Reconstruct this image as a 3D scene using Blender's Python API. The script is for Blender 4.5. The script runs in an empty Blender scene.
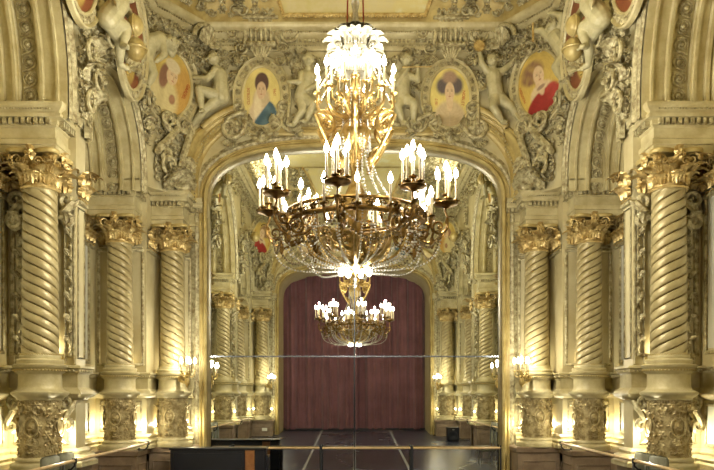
import bpy, math, random
import numpy as np
from math import pi, sin, cos, sqrt, atan2
S = bpy.context.scene
COL = S.collection
YC = 7.76            # middle of the room, front to back
EYE = 1.6
rnd = random.Random(7)

# ------------------------------------------------------------------ materials
def srgb(r, g, b):
    f = lambda c: (c/255/12.92) if c/255 <= .04045 else ((c/255+.055)/1.055)**2.4
    return (f(r), f(g), f(b), 1)
def mat(name, c1, c2=None, rough=.5, metal=0, scale=4, bump=0, bscale=30, emit=None, es=0, spec=.5, sheen=0):
    m = bpy.data.materials.new(name); m.use_nodes = True
    nt = m.node_tree; b = nt.nodes['Principled BSDF']
    b.inputs['Roughness'].default_value = rough; b.inputs['Metallic'].default_value = metal
    b.inputs['Specular IOR Level'].default_value = spec
    b.inputs['Base Color'].default_value = c1
    tc = nt.nodes.new('ShaderNodeTexCoord')
    if c2:
        n = nt.nodes.new('ShaderNodeTexNoise'); n.inputs['Scale'].default_value = scale
        n.inputs['Detail'].default_value = 5; n.inputs['Roughness'].default_value = .62
        r = nt.nodes.new('ShaderNodeValToRGB')
        r.color_ramp.elements[0].position = .36; r.color_ramp.elements[1].position = .64
        r.color_ramp.elements[0].color = c1; r.color_ramp.elements[1].color = c2
        nt.links.new(tc.outputs['Object'], n.inputs['Vector'])
        nt.links.new(n.outputs['Fac'], r.inputs['Fac']); nt.links.new(r.outputs['Color'], b.inputs['Base Color'])
    if bump:
        n2 = nt.nodes.new('ShaderNodeTexNoise'); n2.inputs['Scale'].default_value = bscale
        n2.inputs['Detail'].default_value = 4
        bp = nt.nodes.new('ShaderNodeBump'); bp.inputs['Strength'].default_value = bump
        bp.inputs['Distance'].default_value = .02
        nt.links.new(tc.outputs['Object'], n2.inputs['Vector'])
        nt.links.new(n2.outputs['Fac'], bp.inputs['Height']); nt.links.new(bp.outputs['Normal'], b.inputs['Normal'])
    if emit:
        b.inputs['Emission Color'].default_value = emit; b.inputs['Emission Strength'].default_value = es
        try: m.cycles.emission_sampling = 'NONE'
        except Exception: pass
    if sheen: b.inputs['Sheen Weight'].default_value = sheen
    return m
STONE = mat('gilded_plaster', srgb(178,164,118), srgb(206,196,152), .42, .08, 3.2, .15, 40)
WALL  = mat('cream_wall_paint', srgb(186,172,126), srgb(204,194,152), .5, .04, 1.6, .06, 25)
ORN   = mat('pale_gilt_ornament', srgb(128,113,74), srgb(208,199,156), .38, .15, 11, .5, 60)
FIG   = mat('figure_plaster', srgb(172,164,124), srgb(198,190,150), .42, .04, 6, .05, 40)
GOLD  = mat('burnished_gold', srgb(170,140,78), srgb(220,198,136), .36, .42, 9, .25, 60)
OCHRE = mat('ochre_gilding', srgb(164,142,82), srgb(196,178,118), .4, .15, 3, .08, 30)
GROOVE= mat('dark_shaft_groove', srgb(112,92,52), srgb(140,118,70), .45, .3, 6)  # darker tone for the faces deep in the shaft grooves
PLINTH= mat('tan_marbled_plinth', srgb(128,108,86), srgb(158,138,112), .38, 0, 3, .05, 20)
PANEL = mat('pale_panel', srgb(214,212,194), srgb(222,220,204), .3, 0, 2)
BRONZE= mat('dark_gilt_bronze', srgb(84,62,32), srgb(150,118,64), .3, .92, 14, .1, 70)
BRGOLD= mat('bright_gilt_bronze', srgb(178,150,84), srgb(216,194,130), .34, .5, 10)
CHGOLD= mat('chandelier_gilding', srgb(150,124,70), srgb(196,170,110), .28, .9, 14, .1, 60)
CROWN = mat('frosted_crystal_crown', srgb(112,108,92), srgb(150,146,130), .3, .3, 9)
CRYST = mat('cut_crystal', srgb(214,211,198), srgb(240,238,230), .2, .25, 40, 0, 30)
DARKB = mat('smoky_bead', srgb(96,82,58), srgb(176,160,122), .15, .3, 30)
CANDLE= mat('candle_wax', srgb(140,126,94), None, .5, 0, emit=(1,.80,.5,1), es=.06)
FLAME = mat('lit_candle_bulb', (1,.95,.8,1), None, .5, 0, emit=(1,.93,.76,1), es=16)
CURT  = mat('rose_velvet_curtain', srgb(100,62,66), srgb(118,76,80), .85, 0, 1.2, .1, 60, sheen=.3)
BLACK = mat('black_lacquer', srgb(16,18,26), srgb(22,24,34), .3, 0, 3)
MATTEB= mat('matte_black', srgb(24,26,32), srgb(32,34,40), .6, 0, 3)
BARRE = mat('pale_ash_barre', srgb(196,166,116), srgb(214,186,136), .35, 0, 9)
OAK   = mat('orange_oak', srgb(138,90,50), srgb(160,110,64), .4, 0, 12)
GREYF = mat('grey_green_upholstery', srgb(112,112,94), srgb(126,126,106), .8, 0, 8, .1, 80)
METAL = mat('brushed_metal', srgb(150,152,150), srgb(170,172,170), .3, .9, 9)
CORD  = mat('red_hanging_cord', srgb(160,70,50), srgb(176,88,62), .6, 0, 9)
TEXTM = mat('red_lettering', srgb(176,70,34), None, .6)
TAPE  = mat('floor_tape', srgb(150,152,158), None, .5)
STEEL = mat('mirror_seam_metal', srgb(120,126,132), None, .25, .9)
PAPER = mat('white_notice', srgb(225,222,205), None, .6)
def mirror_mat():
    m = bpy.data.materials.new('silvered_mirror'); m.use_nodes = True
    b = m.node_tree.nodes['Principled BSDF']
    b.inputs['Base Color'].default_value = (.90,.93,.90,1); b.inputs['Metallic'].default_value = 1
    b.inputs['Roughness'].default_value = 0.0
    return m
MIRROR = mirror_mat()
def floor_mat():
    m = mat('dance_vinyl_floor', srgb(46,50,64), srgb(62,66,80), .26, 0, 1.1, .25, 5)
    nt = m.node_tree; b = nt.nodes['Principled BSDF']
    n = nt.nodes.new('ShaderNodeTexNoise'); n.inputs['Scale'].default_value = 2.5; n.inputs['Detail'].default_value = 6
    r = nt.nodes.new('ShaderNodeMapRange'); r.inputs['To Min'].default_value = .14; r.inputs['To Max'].default_value = .42
    nt.links.new(n.outputs['Fac'], r.inputs['Value']); nt.links.new(r.outputs['Result'], b.inputs['Roughness'])
    return m
FLOORM = floor_mat()
def sky_mat():
    m = mat('painted_ceiling_sky', srgb(188,176,112), srgb(206,204,164), .6, 0, .9)
    r = [n for n in m.node_tree.nodes if n.type == 'VALTORGB'][0].color_ramp
    e = r.elements.new(.45); e.color = srgb(196,184,136)
    e = r.elements.new(.55); e.color = srgb(200,186,124)
    return m
SKYP = sky_mat()
def vcol_mat():
    m = bpy.data.materials.new('oil_painting'); m.use_nodes = True
    b = m.node_tree.nodes['Principled BSDF']; b.inputs['Roughness'].default_value = .45
    a = m.node_tree.nodes.new('ShaderNodeVertexColor'); a.layer_name = 'paint'
    n = m.node_tree.nodes.new('ShaderNodeTexNoise'); n.inputs['Scale'].default_value = 14; n.inputs['Detail'].default_value = 5
    mx = m.node_tree.nodes.new('ShaderNodeMixRGB'); mx.blend_type = 'OVERLAY'; mx.inputs['Fac'].default_value = .3
    m.node_tree.links.new(a.outputs['Color'], mx.inputs['Color1']); m.node_tree.links.new(n.outputs['Fac'], mx.inputs['Color2'])
    m.node_tree.links.new(mx.outputs['Color'], b.inputs['Base Color'])
    return m
PAINT = vcol_mat()

# ------------------------------------------------------------------ mesh kit: a shape is (V, F)
A = lambda x: np.array(x, float)
class G:
    "collects shapes into one mesh"
    def __init__(s): s.V = []; s.F = []; s.n = 0
    def add(s, sh, M=None):
        V, F = sh
        V = A(V)
        if M is not None:
            if callable(M): V = M(V)
            else:
                V = V @ M[:3,:3].T + M[:3,3]
                if np.linalg.det(M[:3,:3]) < 0: F = [tuple(reversed(f)) for f in F]
        k = s.n
        s.V.append(V); s.F.extend([tuple(i+k for i in f) for f in F]); s.n += len(V)
        return s
    def sh(s): return (np.concatenate(s.V) if s.V else np.zeros((0,3)), s.F)
def T(x=0,y=0,z=0, rx=0, ry=0, rz=0, s=1, sx=1, sy=1, sz=1):
    cx,sx_,cy,sy_,cz,sz_ = cos(rx),sin(rx),cos(ry),sin(ry),cos(rz),sin(rz)
    X = A([[1,0,0],[0,cx,-sx_],[0,sx_,cx]]); Y = A([[cy,0,sy_],[0,1,0],[-sy_,0,cy]]); Z = A([[cz,-sz_,0],[sz_,cz,0],[0,0,1]])
    M = np.eye(4); M[:3,:3] = (Z@Y@X) @ np.diag([s*sx,s*sy,s*sz]); M[:3,3] = (x,y,z); return M
def xf(sh, M):
    return G().add(sh, M).sh()
def mirx(sh):
    V, F = sh; V = V.copy(); V[:,0] *= -1
    return V, [tuple(reversed(f)) for f in F]
def box(x0,x1,y0,y1,z0,z1, b=0):
    if b <= 0:
        V = A([(x,y,z) for x in (x0,x1) for y in (y0,y1) for z in (z0,z1)])
        return V, [(0,1,3,2),(4,6,7,5),(0,4,5,1),(2,3,7,6),(0,2,6,4),(1,5,7,3)]
    # chamfered box: three-way cut corners
    V = []; F = []
    L = [(x0+b,y0,0),(x1-b,y0,0),(x1,y0+b,0),(x1,y1-b,0),(x1-b,y1,0),(x0+b,y1,0),(x0,y1-b,0),(x0,y0+b,0)]
    cx, cy = (x0+x1)/2, (y0+y1)/2
    for z, k in ((z0,b),(z0+b,0),(z1-b,0),(z1,b)):
        for (x,y,_) in L:
            V.append((x-(k if x>cx else -k)*(k>0), y-(k if y>cy else -k)*(k>0), z))
    for r in range(3):
        for i in range(8): F.append((r*8+i, r*8+(i+1)%8, (r+1)*8+(i+1)%8, (r+1)*8+i))
    F.append(tuple(reversed(range(8)))); F.append(tuple(range(24,32)))
    return A(V), F
def gridf(fn, nu, nv, cu=False, cv=False):
    U = np.linspace(0,1,nu, endpoint=not cu); W = np.linspace(0,1,nv, endpoint=not cv)
    V = A([fn(u,v) for u in U for v in W]); F = []
    for i in range(nu-(0 if cu else 1)):
        for j in range(nv-(0 if cv else 1)):
            a,b = i*nv+j, i*nv+(j+1)%nv; c,d = ((i+1)%nu)*nv+(j+1)%nv, ((i+1)%nu)*nv+j
            F.append((a,d,c,b))
    return V, F
def lathe(prof, n=24, cap=True):
    V = []; F = []; m = len(prof)
    for i in range(n):
        a = 2*pi*i/n
        for r,z in prof: V.append((r*cos(a), r*sin(a), z))
    for i in range(n):
        k = (i+1)%n
        for j in range(m-1): F.append((i*m+j, k*m+j, k*m+j+1, i*m+j+1))
    if cap:
        if prof[-1][0] > 1e-4: F.append(tuple(i*m+m-1 for i in range(n)))
        if prof[0][0] > 1e-4: F.append(tuple(reversed([i*m for i in range(n)])))
    return A(V), F
def ball(r=1, n=8, m=5, sx=1, sy=1, sz=1):
    V = [(0,0,-r*sz)]; F = []
    for j in range(1,m):
        t = -pi/2+pi*j/m
        for i in range(n):
            a = 2*pi*i/n; V.append((r*cos(t)*cos(a)*sx, r*cos(t)*sin(a)*sy, r*sin(t)*sz))
    V.append((0,0,r*sz)); L = len(V)-1
    for i in range(n):
        k = (i+1)%n
        F.append((0,1+k,1+i)); F.append((L, 1+(m-2)*n+i, 1+(m-2)*n+k))
        for j in range(m-2): F.append((1+j*n+i, 1+j*n+k, 1+(j+1)*n+k, 1+(j+1)*n+i))
    return A(V), F
def tube(P, R, k=6, closed=False, cap=True, flat=1):
    P = A(P); n = len(P)
    R = np.full(n, R) if np.isscalar(R) else A(R)
    Tn = np.gradient(P, axis=0) if not closed else (np.roll(P,-1,0)-np.roll(P,1,0))
    Tn /= (np.linalg.norm(Tn,axis=1)[:,None]+1e-12)
    u = np.cross(Tn[0], A([0,0,1]));
    if np.linalg.norm(u) < .2: u = np.cross(Tn[0], A([0,1,0]))
    u /= np.linalg.norm(u); V = []; F = []
    for i in range(n):
        u = u - Tn[i]*np.dot(u,Tn[i]); u /= (np.linalg.norm(u)+1e-12); w = np.cross(Tn[i], u)
        for j in range(k):
            a = 2*pi*j/k; V.append(P[i]+R[i]*(cos(a)*u+flat*sin(a)*w))
    for i in range(n-(0 if closed else 1)):
        q = (i+1)%n
        for j in range(k): F.append((i*k+j, i*k+(j+1)%k, q*k+(j+1)%k, q*k+j))
    if cap and not closed:
        F.append(tuple(reversed(range(k)))); F.append(tuple((n-1)*k+j for j in range(k)))
    return A(V), F
def mould(path, prof, side=1, closed=False):
    "sweep profile (out, z) along a plan path with mitred corners; out goes to the right of travel when side=1"
    P = [A(p) for p in path]; n = len(P); N = []
    for i in range(n):
        ds = []
        if i > 0 or closed: ds.append(P[i]-P[i-1])
        if i < n-1 or closed: ds.append(P[(i+1)%n]-P[i])
        ns = [A([d[1],-d[0]])/np.linalg.norm(d)*side for d in ds]
        if len(ns) == 2:
            m = ns[0]+ns[1]; m /= np.linalg.norm(m); m = m/max(.3, np.dot(m,ns[0]))
        else: m = ns[0]
        N.append(m)
    V = []; F = []; k = len(prof)
    for i in range(n):
        for o,z in prof: V.append((P[i][0]+N[i][0]*o, P[i][1]+N[i][1]*o, z))
    for i in range(n-(0 if closed else 1)):
        q = (i+1)%n
        for j in range(k-1): F.append((i*k+j, q*k+j, q*k+j+1, i*k+j+1) if side>0 else (i*k+j, i*k+j+1, q*k+j+1, q*k+j))
    return A(V), F
def sweep2(P, N, prof, to3):
    "P, N planar points/normals; prof (offset along N, height out of plane)"
    V = []; F = []; k = len(prof)
    for p, nn in zip(P,N):
        for o,h in prof: V.append(to3(p[0]+nn[0]*o, p[1]+nn[1]*o, h))
    for i in range(len(P)-1):
        for j in range(k-1): F.append((i*k+j, (i+1)*k+j, (i+1)*k+j+1, i*k+j+1))
    return A(V), F
# ---- carved ornament, local frame: x right, y up, z out of the wall
def leaf(L=1, W=.5, curl=.9, lobes=4, n=9, cup=.15):
    V = []; F = []; m = 7; y = z = 0; V_ = np.linspace(-1,1,m)
    for i in range(n+1):
        u = i/n; a = curl*(u**1.6)*pi*.75
        if i: y += L/n*cos(a); z += L/n*sin(a)
        w = W/2*(max(0,sin(pi*min(1,u*.88+.1)))**.55)*(1+.20*sin(lobes*2*pi*u))
        for v in V_:
            zz = z - W*cup*v*v*cos(a) + W*.07*cos(3*pi*v)*(1-u*.6)
            V.append((v*w, y + W*.10*abs(v)*(1-u) - W*cup*v*v*sin(a)*-.4, zz+W*.1))
    for i in range(n):
        for j in range(m-1): F.append((i*m+j, i*m+j+1, (i+1)*m+j+1, (i+1)*m+j))
    return A(V), F
def volute(R=1, turns=1.6, w=.16, h=.15, flip=1, k=5, n=24, lift=.3):
    P = []; RR = []
    for i in range(n+1):
        t = i/n; r = R*(1-t)**.85*.86+R*.14; a = flip*(t*turns*2*pi)
        P.append((r*cos(a), r*sin(a), h+lift*R*t)); RR.append(R*w*(1-.55*t))
    g = G().add(tube(P, RR, k)); g.add(ball(R*.2, 7, 4), T(0,0,h+lift*R*1.05)); return g.sh()
def rosette(R=1, p=6, h=.35):
    def f(u,v):
        a = 2*pi*v; rr = u*R*(1+.16*cos(p*a)*u); return (rr*cos(a), rr*sin(a), h*R*(sin(pi*min(1,u*1.05))**.8)*(.65+.35*cos(p*a)))
    g = G().add(gridf(f, 5, 30, False, True)); g.add(ball(R*.26, 8, 5), T(0,0,h*R*.6)); return g.sh()
def sscroll(L=1, R=.3, w=.055, flip=1):
    "an S bracket: two opposed volutes joined by a curved stem"
    P = []; n = 14
    for i in range(n+1):
        t = i/n; a = flip*2*pi*1.2*(1-t); r = R*(.2+.8*t); P.append((r*cos(a+0)-0, r*sin(a)+L/2, .06+.15*R*(1-t)))
    x0,y0 = P[-1][0],P[-1][1]
    for i in range(1,8):
        t = i/8; P.append((x0*(1-2*t)+.0, y0+( -L)*t, .06+.05*sin(pi*t)))
    for i in range(n+1):
        t = 1-i/n; a = flip*2*pi*1.2*(1-t); r = R*(.2+.8*t)*.8; P.append((-r*cos(a), -r*sin(a)-L/2, .06+.15*R*(1-t)))
    m = len(P); return tube(P, [w*(.6+.6*sin(pi*i/(m-1))) for i in range(m)], 6)
def beads(P, r, step=None, closed=False, n=6, m=4):
    P = A(P); d = np.r_[0, np.cumsum(np.linalg.norm(np.diff(P,axis=0),axis=1))]
    step = step or r*2.1; k = max(2, int(d[-1]/step)); g = G(); b = ball(r, n, m)
    for s in np.linspace(0, d[-1], k+1)[:(-1 if closed else None)]:
        g.add((b[0]+A([np.interp(s,d,P[:,i]) for i in range(3)]), b[1]))
    return g.sh()
def shell(R=1, ribs=7, span=2.4):
    def f(u,v):
        a = pi/2+(v-.5)*span; rib = abs(sin(ribs*pi*v)); r = R*(.15+.85*u)*(1+.06*rib*u)
        return (r*cos(a), r*sin(a), R*(.12+.28*u+.13*rib*u))
    return gridf(f, 6, ribs*6+1)
def cluster(r=.2, seed=0):
    q = random.Random(seed); g = G(); k = q.choice([3,4,5])
    for i in range(k):
        a = 2*pi*i/k+q.random(); g.add(leaf(r*1.3, r*.8, q.uniform(.5,1.0)), T(0,0,r*.1, rz=a))
    g.add(rosette(r*.5, 5, .6), T(0,0,r*.35)); return g.sh()
def scrollwork(w, h, seed=0, cell=.22, sym=True, depth=1, border=True):
    "dense carved arabesque filling a w x h panel, symmetric about its middle"
    q = random.Random(seed); g = G(); W = w/2 if sym else w
    nx = max(1, round(W/cell)); ny = max(1, round(h/cell)); cx = W/nx; cy = h/ny
    for j in range(ny):
        for i in range(nx):
            x = (i+.5)*cx+q.uniform(-.18,.18)*cx; y = -h/2+(j+.5)*cy+q.uniform(-.18,.18)*cy
            r = min(cx,cy)*q.uniform(.42,.56); t = q.random(); gg = G()
            if t < .5:
                fl = q.choice([1,-1]); a = q.uniform(0,2*pi)
                gg.add(volute(r, 1.5, .2, .03*depth, fl, 5, 20, .35), T(x,y,0,rz=a))
                gg.add(leaf(r*1.7, r*.95, .8, 3), T(x+r*.8*cos(a),y+r*.8*sin(a),.01,rz=a+fl*1.2))
                gg.add(leaf(r*1.4, r*.8, .7, 3), T(x-r*.6*cos(a),y-r*.6*sin(a),.01,rz=a+2.6))
            elif t < .8:
                a0 = q.uniform(0,2*pi)
                for k in range(4): gg.add(leaf(r*1.35, r*.85, q.uniform(.6,1.1), 3), T(x,y,.01,rz=a0+k*pi/2+q.uniform(-.3,.3)))
                gg.add(ball(r*.3,6,4), T(x,y,r*.4))
            else: gg.add(rosette(r*.95, 6, .5), T(x,y,.01))
            sh = gg.sh(); g.add(sh)
            if sym: g.add(mirx(sh))
    if sym:
        for j in range(int(h/cell/1.2)+1):
            y = -h/2+h*(j+.5)/(int(h/cell/1.2)+1)
            g.add(leaf(cell*.9, cell*.7, 1.0), T(0,y-cell*.4,.03)); g.add(ball(cell*.16,7,5), T(0,y+cell*.3,.06))
    return g.sh()
# frames that lay the local ornament plane on a wall (left half of the room)
def on_end(x, z, d=0, Y=14.4): # facing the camera
    M = np.eye(4); M[:3,0] = (1,0,0); M[:3,1] = (0,0,1); M[:3,2] = (0,-1,0); M[:3,3] = (x,Y-d,z); return M
def on_side(y, z, d=0, X=-3.95): # left side wall, facing +X; local x runs towards the mirror wall
    M = np.eye(4); M[:3,0] = (0,1,0); M[:3,1] = (0,0,1); M[:3,2] = (1,0,0); M[:3,3] = (X+d,y,z); return M
CA, CB = A([-3.95,13.3]), A([-3.15,14.4])
def on_cant(t, z, d=0):
    e = CB-CA; L = np.linalg.norm(e); e = e/L; nn = A([e[1],-e[0]]); p = CA+(CB-CA)*t+nn*d
    M = np.eye(4); M[:3,0] = (e[0],e[1],0); M[:3,1] = (0,0,1); M[:3,2] = (nn[0],nn[1],0); M[:3,3] = (p[0],p[1],z); return M

# ------------------------------------------------------------------ objects
def make(name, sh, m, parent=None, loc=(0,0,0), smooth=True, cols=None, auto=None):
    V, F = sh; V = A(V)-A(loc) if parent is None else A(V)
    me = bpy.data.meshes.new(name)
    me.from_pydata(V.tolist(), [], F); me.validate()
    if smooth:
        me.polygons.foreach_set('use_smooth', [True]*len(me.polygons))
        me.set_sharp_from_angle(angle=auto if auto else .75)
    me.materials.append(m)
    if cols is not None:
        ca = me.color_attributes.new('paint','FLOAT_COLOR','POINT'); ca.data.foreach_set('color', A(cols).ravel())
    o = bpy.data.objects.new(name, me); COL.objects.link(o)
    if parent is not None: o.parent = parent
    else: o.location = loc
    return o
def tag(o, label=None, cat=None, group=None, kind=None):
    if label: o['label'] = label
    if cat: o['category'] = cat
    if group: o['group'] = group
    if kind: o['kind'] = kind
    return o
def thing(name, loc, label, cat, group=None, rz=0):
    o = bpy.data.objects.new(name, None); o.empty_display_size = .1; COL.objects.link(o)
    o.location = loc; o.rotation_euler = (0,0,rz); return tag(o, label, cat, group)
KIDS = {}
def copy_tree(o, parent=None):
    c = o.copy(); COL.objects.link(c)
    if parent is not None: c.parent = parent
    for ch in [x for x in o.children]: copy_tree(ch, c)
    return c
def rear(o, label=None):
    "the same thing turned half round, at the curtain end of the room"
    c = copy_tree(o); c.location = (-o.location.x, 2*YC-o.location.y, o.location.z)
    c.rotation_euler = (o.rotation_euler.x, o.rotation_euler.y, o.rotation_euler.z+pi)
    if label: c['label'] = label
    return c
TRIM = [0]
def struct(name, sh, m, **k):
    o = make(name, sh, m, **k); o['kind'] = 'structure'; return o
def quad(sh, m, name=None, rearside=True, parent=None):
    "structure: left, right and the same at the other end of the room"
    out = []
    for s in (sh, mirx(sh)):
        TRIM[0] += 1; o = struct(name or 'trim_%d' % TRIM[0], s, m); out.append(o)
        if rearside:
            c = rear(o); TRIM[0] += 1
            if not name: c.name = 'trim_%d' % TRIM[0]
            out.append(c)
    return out
def zf(y): return -1.57-.044*(y+.8)

# ================================================================== SHELL
# floor
def floorf(u,v):
    x = -5.2+10.4*u; y = -1.2+16.2*v; return (x,y,zf(y))
struct('floor', gridf(floorf, 2, 2), FLOORM, smooth=False)
for x in (-1.37, 0, 1.48):
    p = [(x-.035,-.7),(x+.035,-.7),(x+.035,14.6),(x-.035,14.6)]
    o = make('floor_tape', (A([(a,b,zf(b)+.004) for a,b in p]), [(0,1,2,3)]), TAPE, smooth=False)
    tag(o, {-1.37:'pale tape line on the floor left of the centre line', 0:'pale tape line down the middle of the floor', 1.48:'pale tape line on the floor right of the centre line'}[x], 'tape line', 'tape lines on the dance floor')

# opening of mirror / curtain arch: superellipse head
def arch_pts(a=3.02, zs=3.88, b=1.17, n=2.9, zb=-2.4, N=48):
    P = [(-a, zb), (-a, 0), (-a, 2.5)]
    for i in range(N+1):
        t = pi-pi*i/N; c, s = cos(t), sin(t)
        P.append((a*abs(c)**(2/n)*(1 if c>0 else -1), zs+b*abs(s)**(2/n)))
    P += [(a,2.5),(a,0),(a,zb)]
    P = A(P); d = np.gradient(P, axis=0); d /= np.linalg.norm(d,axis=1)[:,None]
    N_ = np.stack([-d[:,1], d[:,0]],1); return P, N_
AP, AN = arch_pts()
def end3(x,z,h, Y=14.4): return (x, Y-h, z)
def wall_with_arch(Y0=14.4):
    g = G(); V = []; F = []; X1 = 3.4; ZT = 7.6
    for p in AP:
        V.append((p[0],Y0,p[1]))
        if p[1] < 3.9 and abs(p[0]) > 3.0: q = (X1*np.sign(p[0]), p[1])
        else:
            k = min(X1/max(abs(p[0]),1e-6), (ZT-3.0)/max(p[1]-3.0,1e-6)); q = (p[0]*k, 3.0+(p[1]-3.0)*k)
            if p[1]-3 < .95: q = (X1*np.sign(p[0]), q[1])
        V.append((q[0],Y0,q[1]))
    for i in range(len(AP)-1): F.append((2*i,2*i+1,2*i+3,2*i+2))
    # corners
    g.add((A(V),F))
    ks = [i for i in range(len(AP)) if abs(V[2*i+1][2]-ZT) < 1e-6]
    i0, i1 = ks[0], ks[-1]
    g.add((A([V[2*i0-1], (-X1,Y0,ZT), V[2*i0+1]]), [(0,1,2)])); g.add((A([V[2*i1+1], (X1,Y0,ZT), V[2*i1+3]]), [(0,1,2)]))
    return g.sh()
ww = wall_with_arch()
o = struct('wall_front', ww, WALL, smooth=False)
c = rear(o); c.name = 'wall_back'
# reveals of the opening + gilt frame mouldings
rev = sweep2(AP, AN, [(0,-.3),(0,.03)], end3)
frame_prof = [(0,-.02),(0,.04),(.02,.09),(.05,.115),(.08,.09),(.1,.05),(.12,.05),(.13,.085),(.155,.085),(.165,.05)]
o = struct('trim_opening_gilt', G().add(sweep2(AP, AN, frame_prof, end3)).sh(), OCHRE, auto=.6); rear(o)
o = struct('trim_opening_reveal', rev, OCHRE); rear(o)
sec = [(.165,.02),(.19,.03),(.22,.05),(.24,.05),(.27,.02),(.33,.0)]
o = struct('trim_opening_pale', sweep2(AP, AN, sec, end3), ORN, auto=.6); rear(o)
# rear tunnel behind the back arch, to the curtain
o = struct('wall_arch_tunnel', sweep2(AP, AN, [(0.0,0.3),(0.0,2.2)], lambda x,z,h: (x, 1.12-h, z)), WALL)
o = struct('wall_stage', box(-5.2,5.2,-1.45,-1.3,-2,7), MATTEB, smooth=False)

# archivolt segments with rosette volutes at both shoulders
def corner3(x,z,h):
    "on the end wall, and round onto the slanting corner beyond it"
    if x > -3.15: return (x, 14.4-h, z)
    Y = 18.73/(1-.0955*x); return (x*Y/14.4+.75*h, Y-.6*h, z)
def archivolt():
    g = G(); C = A([-1.97,4.3]); P = []; N = []
    P.append(C+A([-1.3,-.42])); N.append(A([-1,0]))
    for i in range(22):
        a = pi-(pi*.40)*i/21; N.append(A([cos(a),sin(a)])); P.append(C+1.3*N[-1])
    prof = [(-.06,0),(-.04,.03),(0,.05),(.03,.05),(.05,.09),(.13,.10),(.16,.07),(.2,.08),(.21,.085),(.212,.115),(.235,.12),(.237,.15),(.27,.165),(.30,.17),(.33,.165),(.35,.14),(.352,.10),(.38,.09),(.385,0)]
    g.add(sweep2(P,N,prof,corner3))
    return g.sh(), [corner3(p[0]+n[0]*.09, p[1]+n[1]*.09, .115) for p,n in zip(P,N)]
av, bp = archivolt()
quad(av, OCHRE)
quad(beads(bp, .018, .07), ORN)
vs = G()
for (cx,cz,R) in ((-2.5,5.42,.27),):
    vs.add(volute(R,1.15,.22,.1,-1,8,30,.1), on_end(cx,cz,.04)@T(rz=.5))
    vs.add(rosette(R*.62,7,.45), on_end(cx,cz,.12)); vs.add(ball(R*.9,16,8,sz=.35), on_end(cx,cz,.02))
    for k in range(5): vs.add(leaf(.22,.16,.6), on_end(cx-.05,cz-.25,.06)@T(rz=pi+(k-2)*.5))
quad(vs.sh(), ORN)
# inner scroll volutes near the centre (either side of the middle)
vs = G()
vs.add(volute(.27,1.15,.16,.08,1,8,30,.1), on_end(-1.24,5.55,.03)@T(rz=2.4)); vs.add(rosette(.17,6,.5), on_end(-1.24,5.55,.08))
vs.add(box(-.95,-.1,14.25,14.4,5.45,5.52,.01)); vs.add(box(-.88,-.16,14.28,14.4,5.52,5.7,.01)); vs.add(box(-.92,-.12,14.24,14.4,5.7,5.76,.01))
for k in range(3): vs.add(leaf(.3,.2,.8), on_end(-1.1+k*.02,5.4,.05)@T(rz=pi/2+k*.5))
quad(vs.sh(), ORN)
# long plain moulding above the opening
o = struct('trim_over_opening', mould([(-2.2,14.4),(2.2,14.4)], [(0,5.28),(.05,5.28),(.07,5.31),(.07,5.34),(.03,5.36),(.03,5.40),(.08,5.42),(.08,5.45),(0,5.45)]), OCHRE); rear(o)

# side architecture (left half): spandrel wall with two arches, piers, recess
def arch_hole(g, y0, y1, b, zs, zt, X, N=28):
    yc, a = (y0+y1)/2, (y1-y0)/2; V = []; F = []
    for i in range(N+1):
        t = pi-pi*i/N; y = yc+a*cos(t); z = zs+b*sin(t); V += [(X,y,z),(X,y,zt)]
    for i in range(N): F.append((2*i,2*i+2,2*i+3,2*i+1))
    g.add((A(V),F))
ZS, ZT = 3.93, 7.6
XS = -3.95
def sidewall():
    g = G()
    arch_hole(g, YC-1.88-.0, YC+1.88, 2.35, ZS+.15, ZT, XS)   # centre bay
    g.add((A([(XS,9.64,3.95),(XS,10.45,3.95),(XS,10.45,ZT),(XS,9.64,ZT)]), [(0,1,2,3)]))
    arch_hole(g, 10.45, 12.92, 1.3, ZS+.1, ZT, XS)
    g.add((A([(XS,12.92,3.95),(XS,13.3,3.95),(XS,13.3,ZT),(XS,12.92,ZT)]), [(0,1,2,3)]))
    g.add((A([(CA[0],CA[1],3.93),(CB[0],CB[1],3.93),(CB[0],CB[1],ZT),(CA[0],CA[1],ZT)]), [(0,1,2,3)]))
    g.add((A([(-4.1,13.2,3.93),(CA[0],CA[1],3.93),(CB[0],CB[1],3.93),(-3.1,14.45,3.93),(-4.1,14.45,3.93)]), [(0,1,2,3,4)]))
    g.add((A([(-3.45,14.4,3.6),(-3.0,14.4,3.6),(-3.0,14.4,3.88),(-3.45,14.4,3.88)]), [(0,1,2,3)]))
    return g.sh()
sw = sidewall()
def half_sides(sh, m, nm):
    out = []
    for s, side in ((sh,'left'),(mirx(sh),'right')):
        o = struct('wall_%s_%s' % (side, nm), s, m, smooth=False); c = rear(o)
        c.name = 'wall_%s_%s_rear' % ({'left':'right','right':'left'}[side], nm); out += [o,c]
    return out
half_sides(sw, WALL, 'spandrel')
# lower plan: recess, jambs
XR = -5.0
plan = [(XR,YC),(XR,10.1),(-4.02,10.1),(-4.02,10.45),(XR,10.45),(XR,13.52),(-4.02,13.52),(-4.02,14.4),(-3.3,14.4)]
def planwall(z0,z1): return mould(plan, [(0,z0),(0,z1)])
half_sides(planwall(-2.4, 3.9), WALL, 'lower')
half_sides((A([(XR,YC,3.9),(XR,13.6,3.9),(XR,13.6,ZT),(XR,YC,ZT)]), [(0,1,2,3)]), WALL, 'recess')
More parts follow.
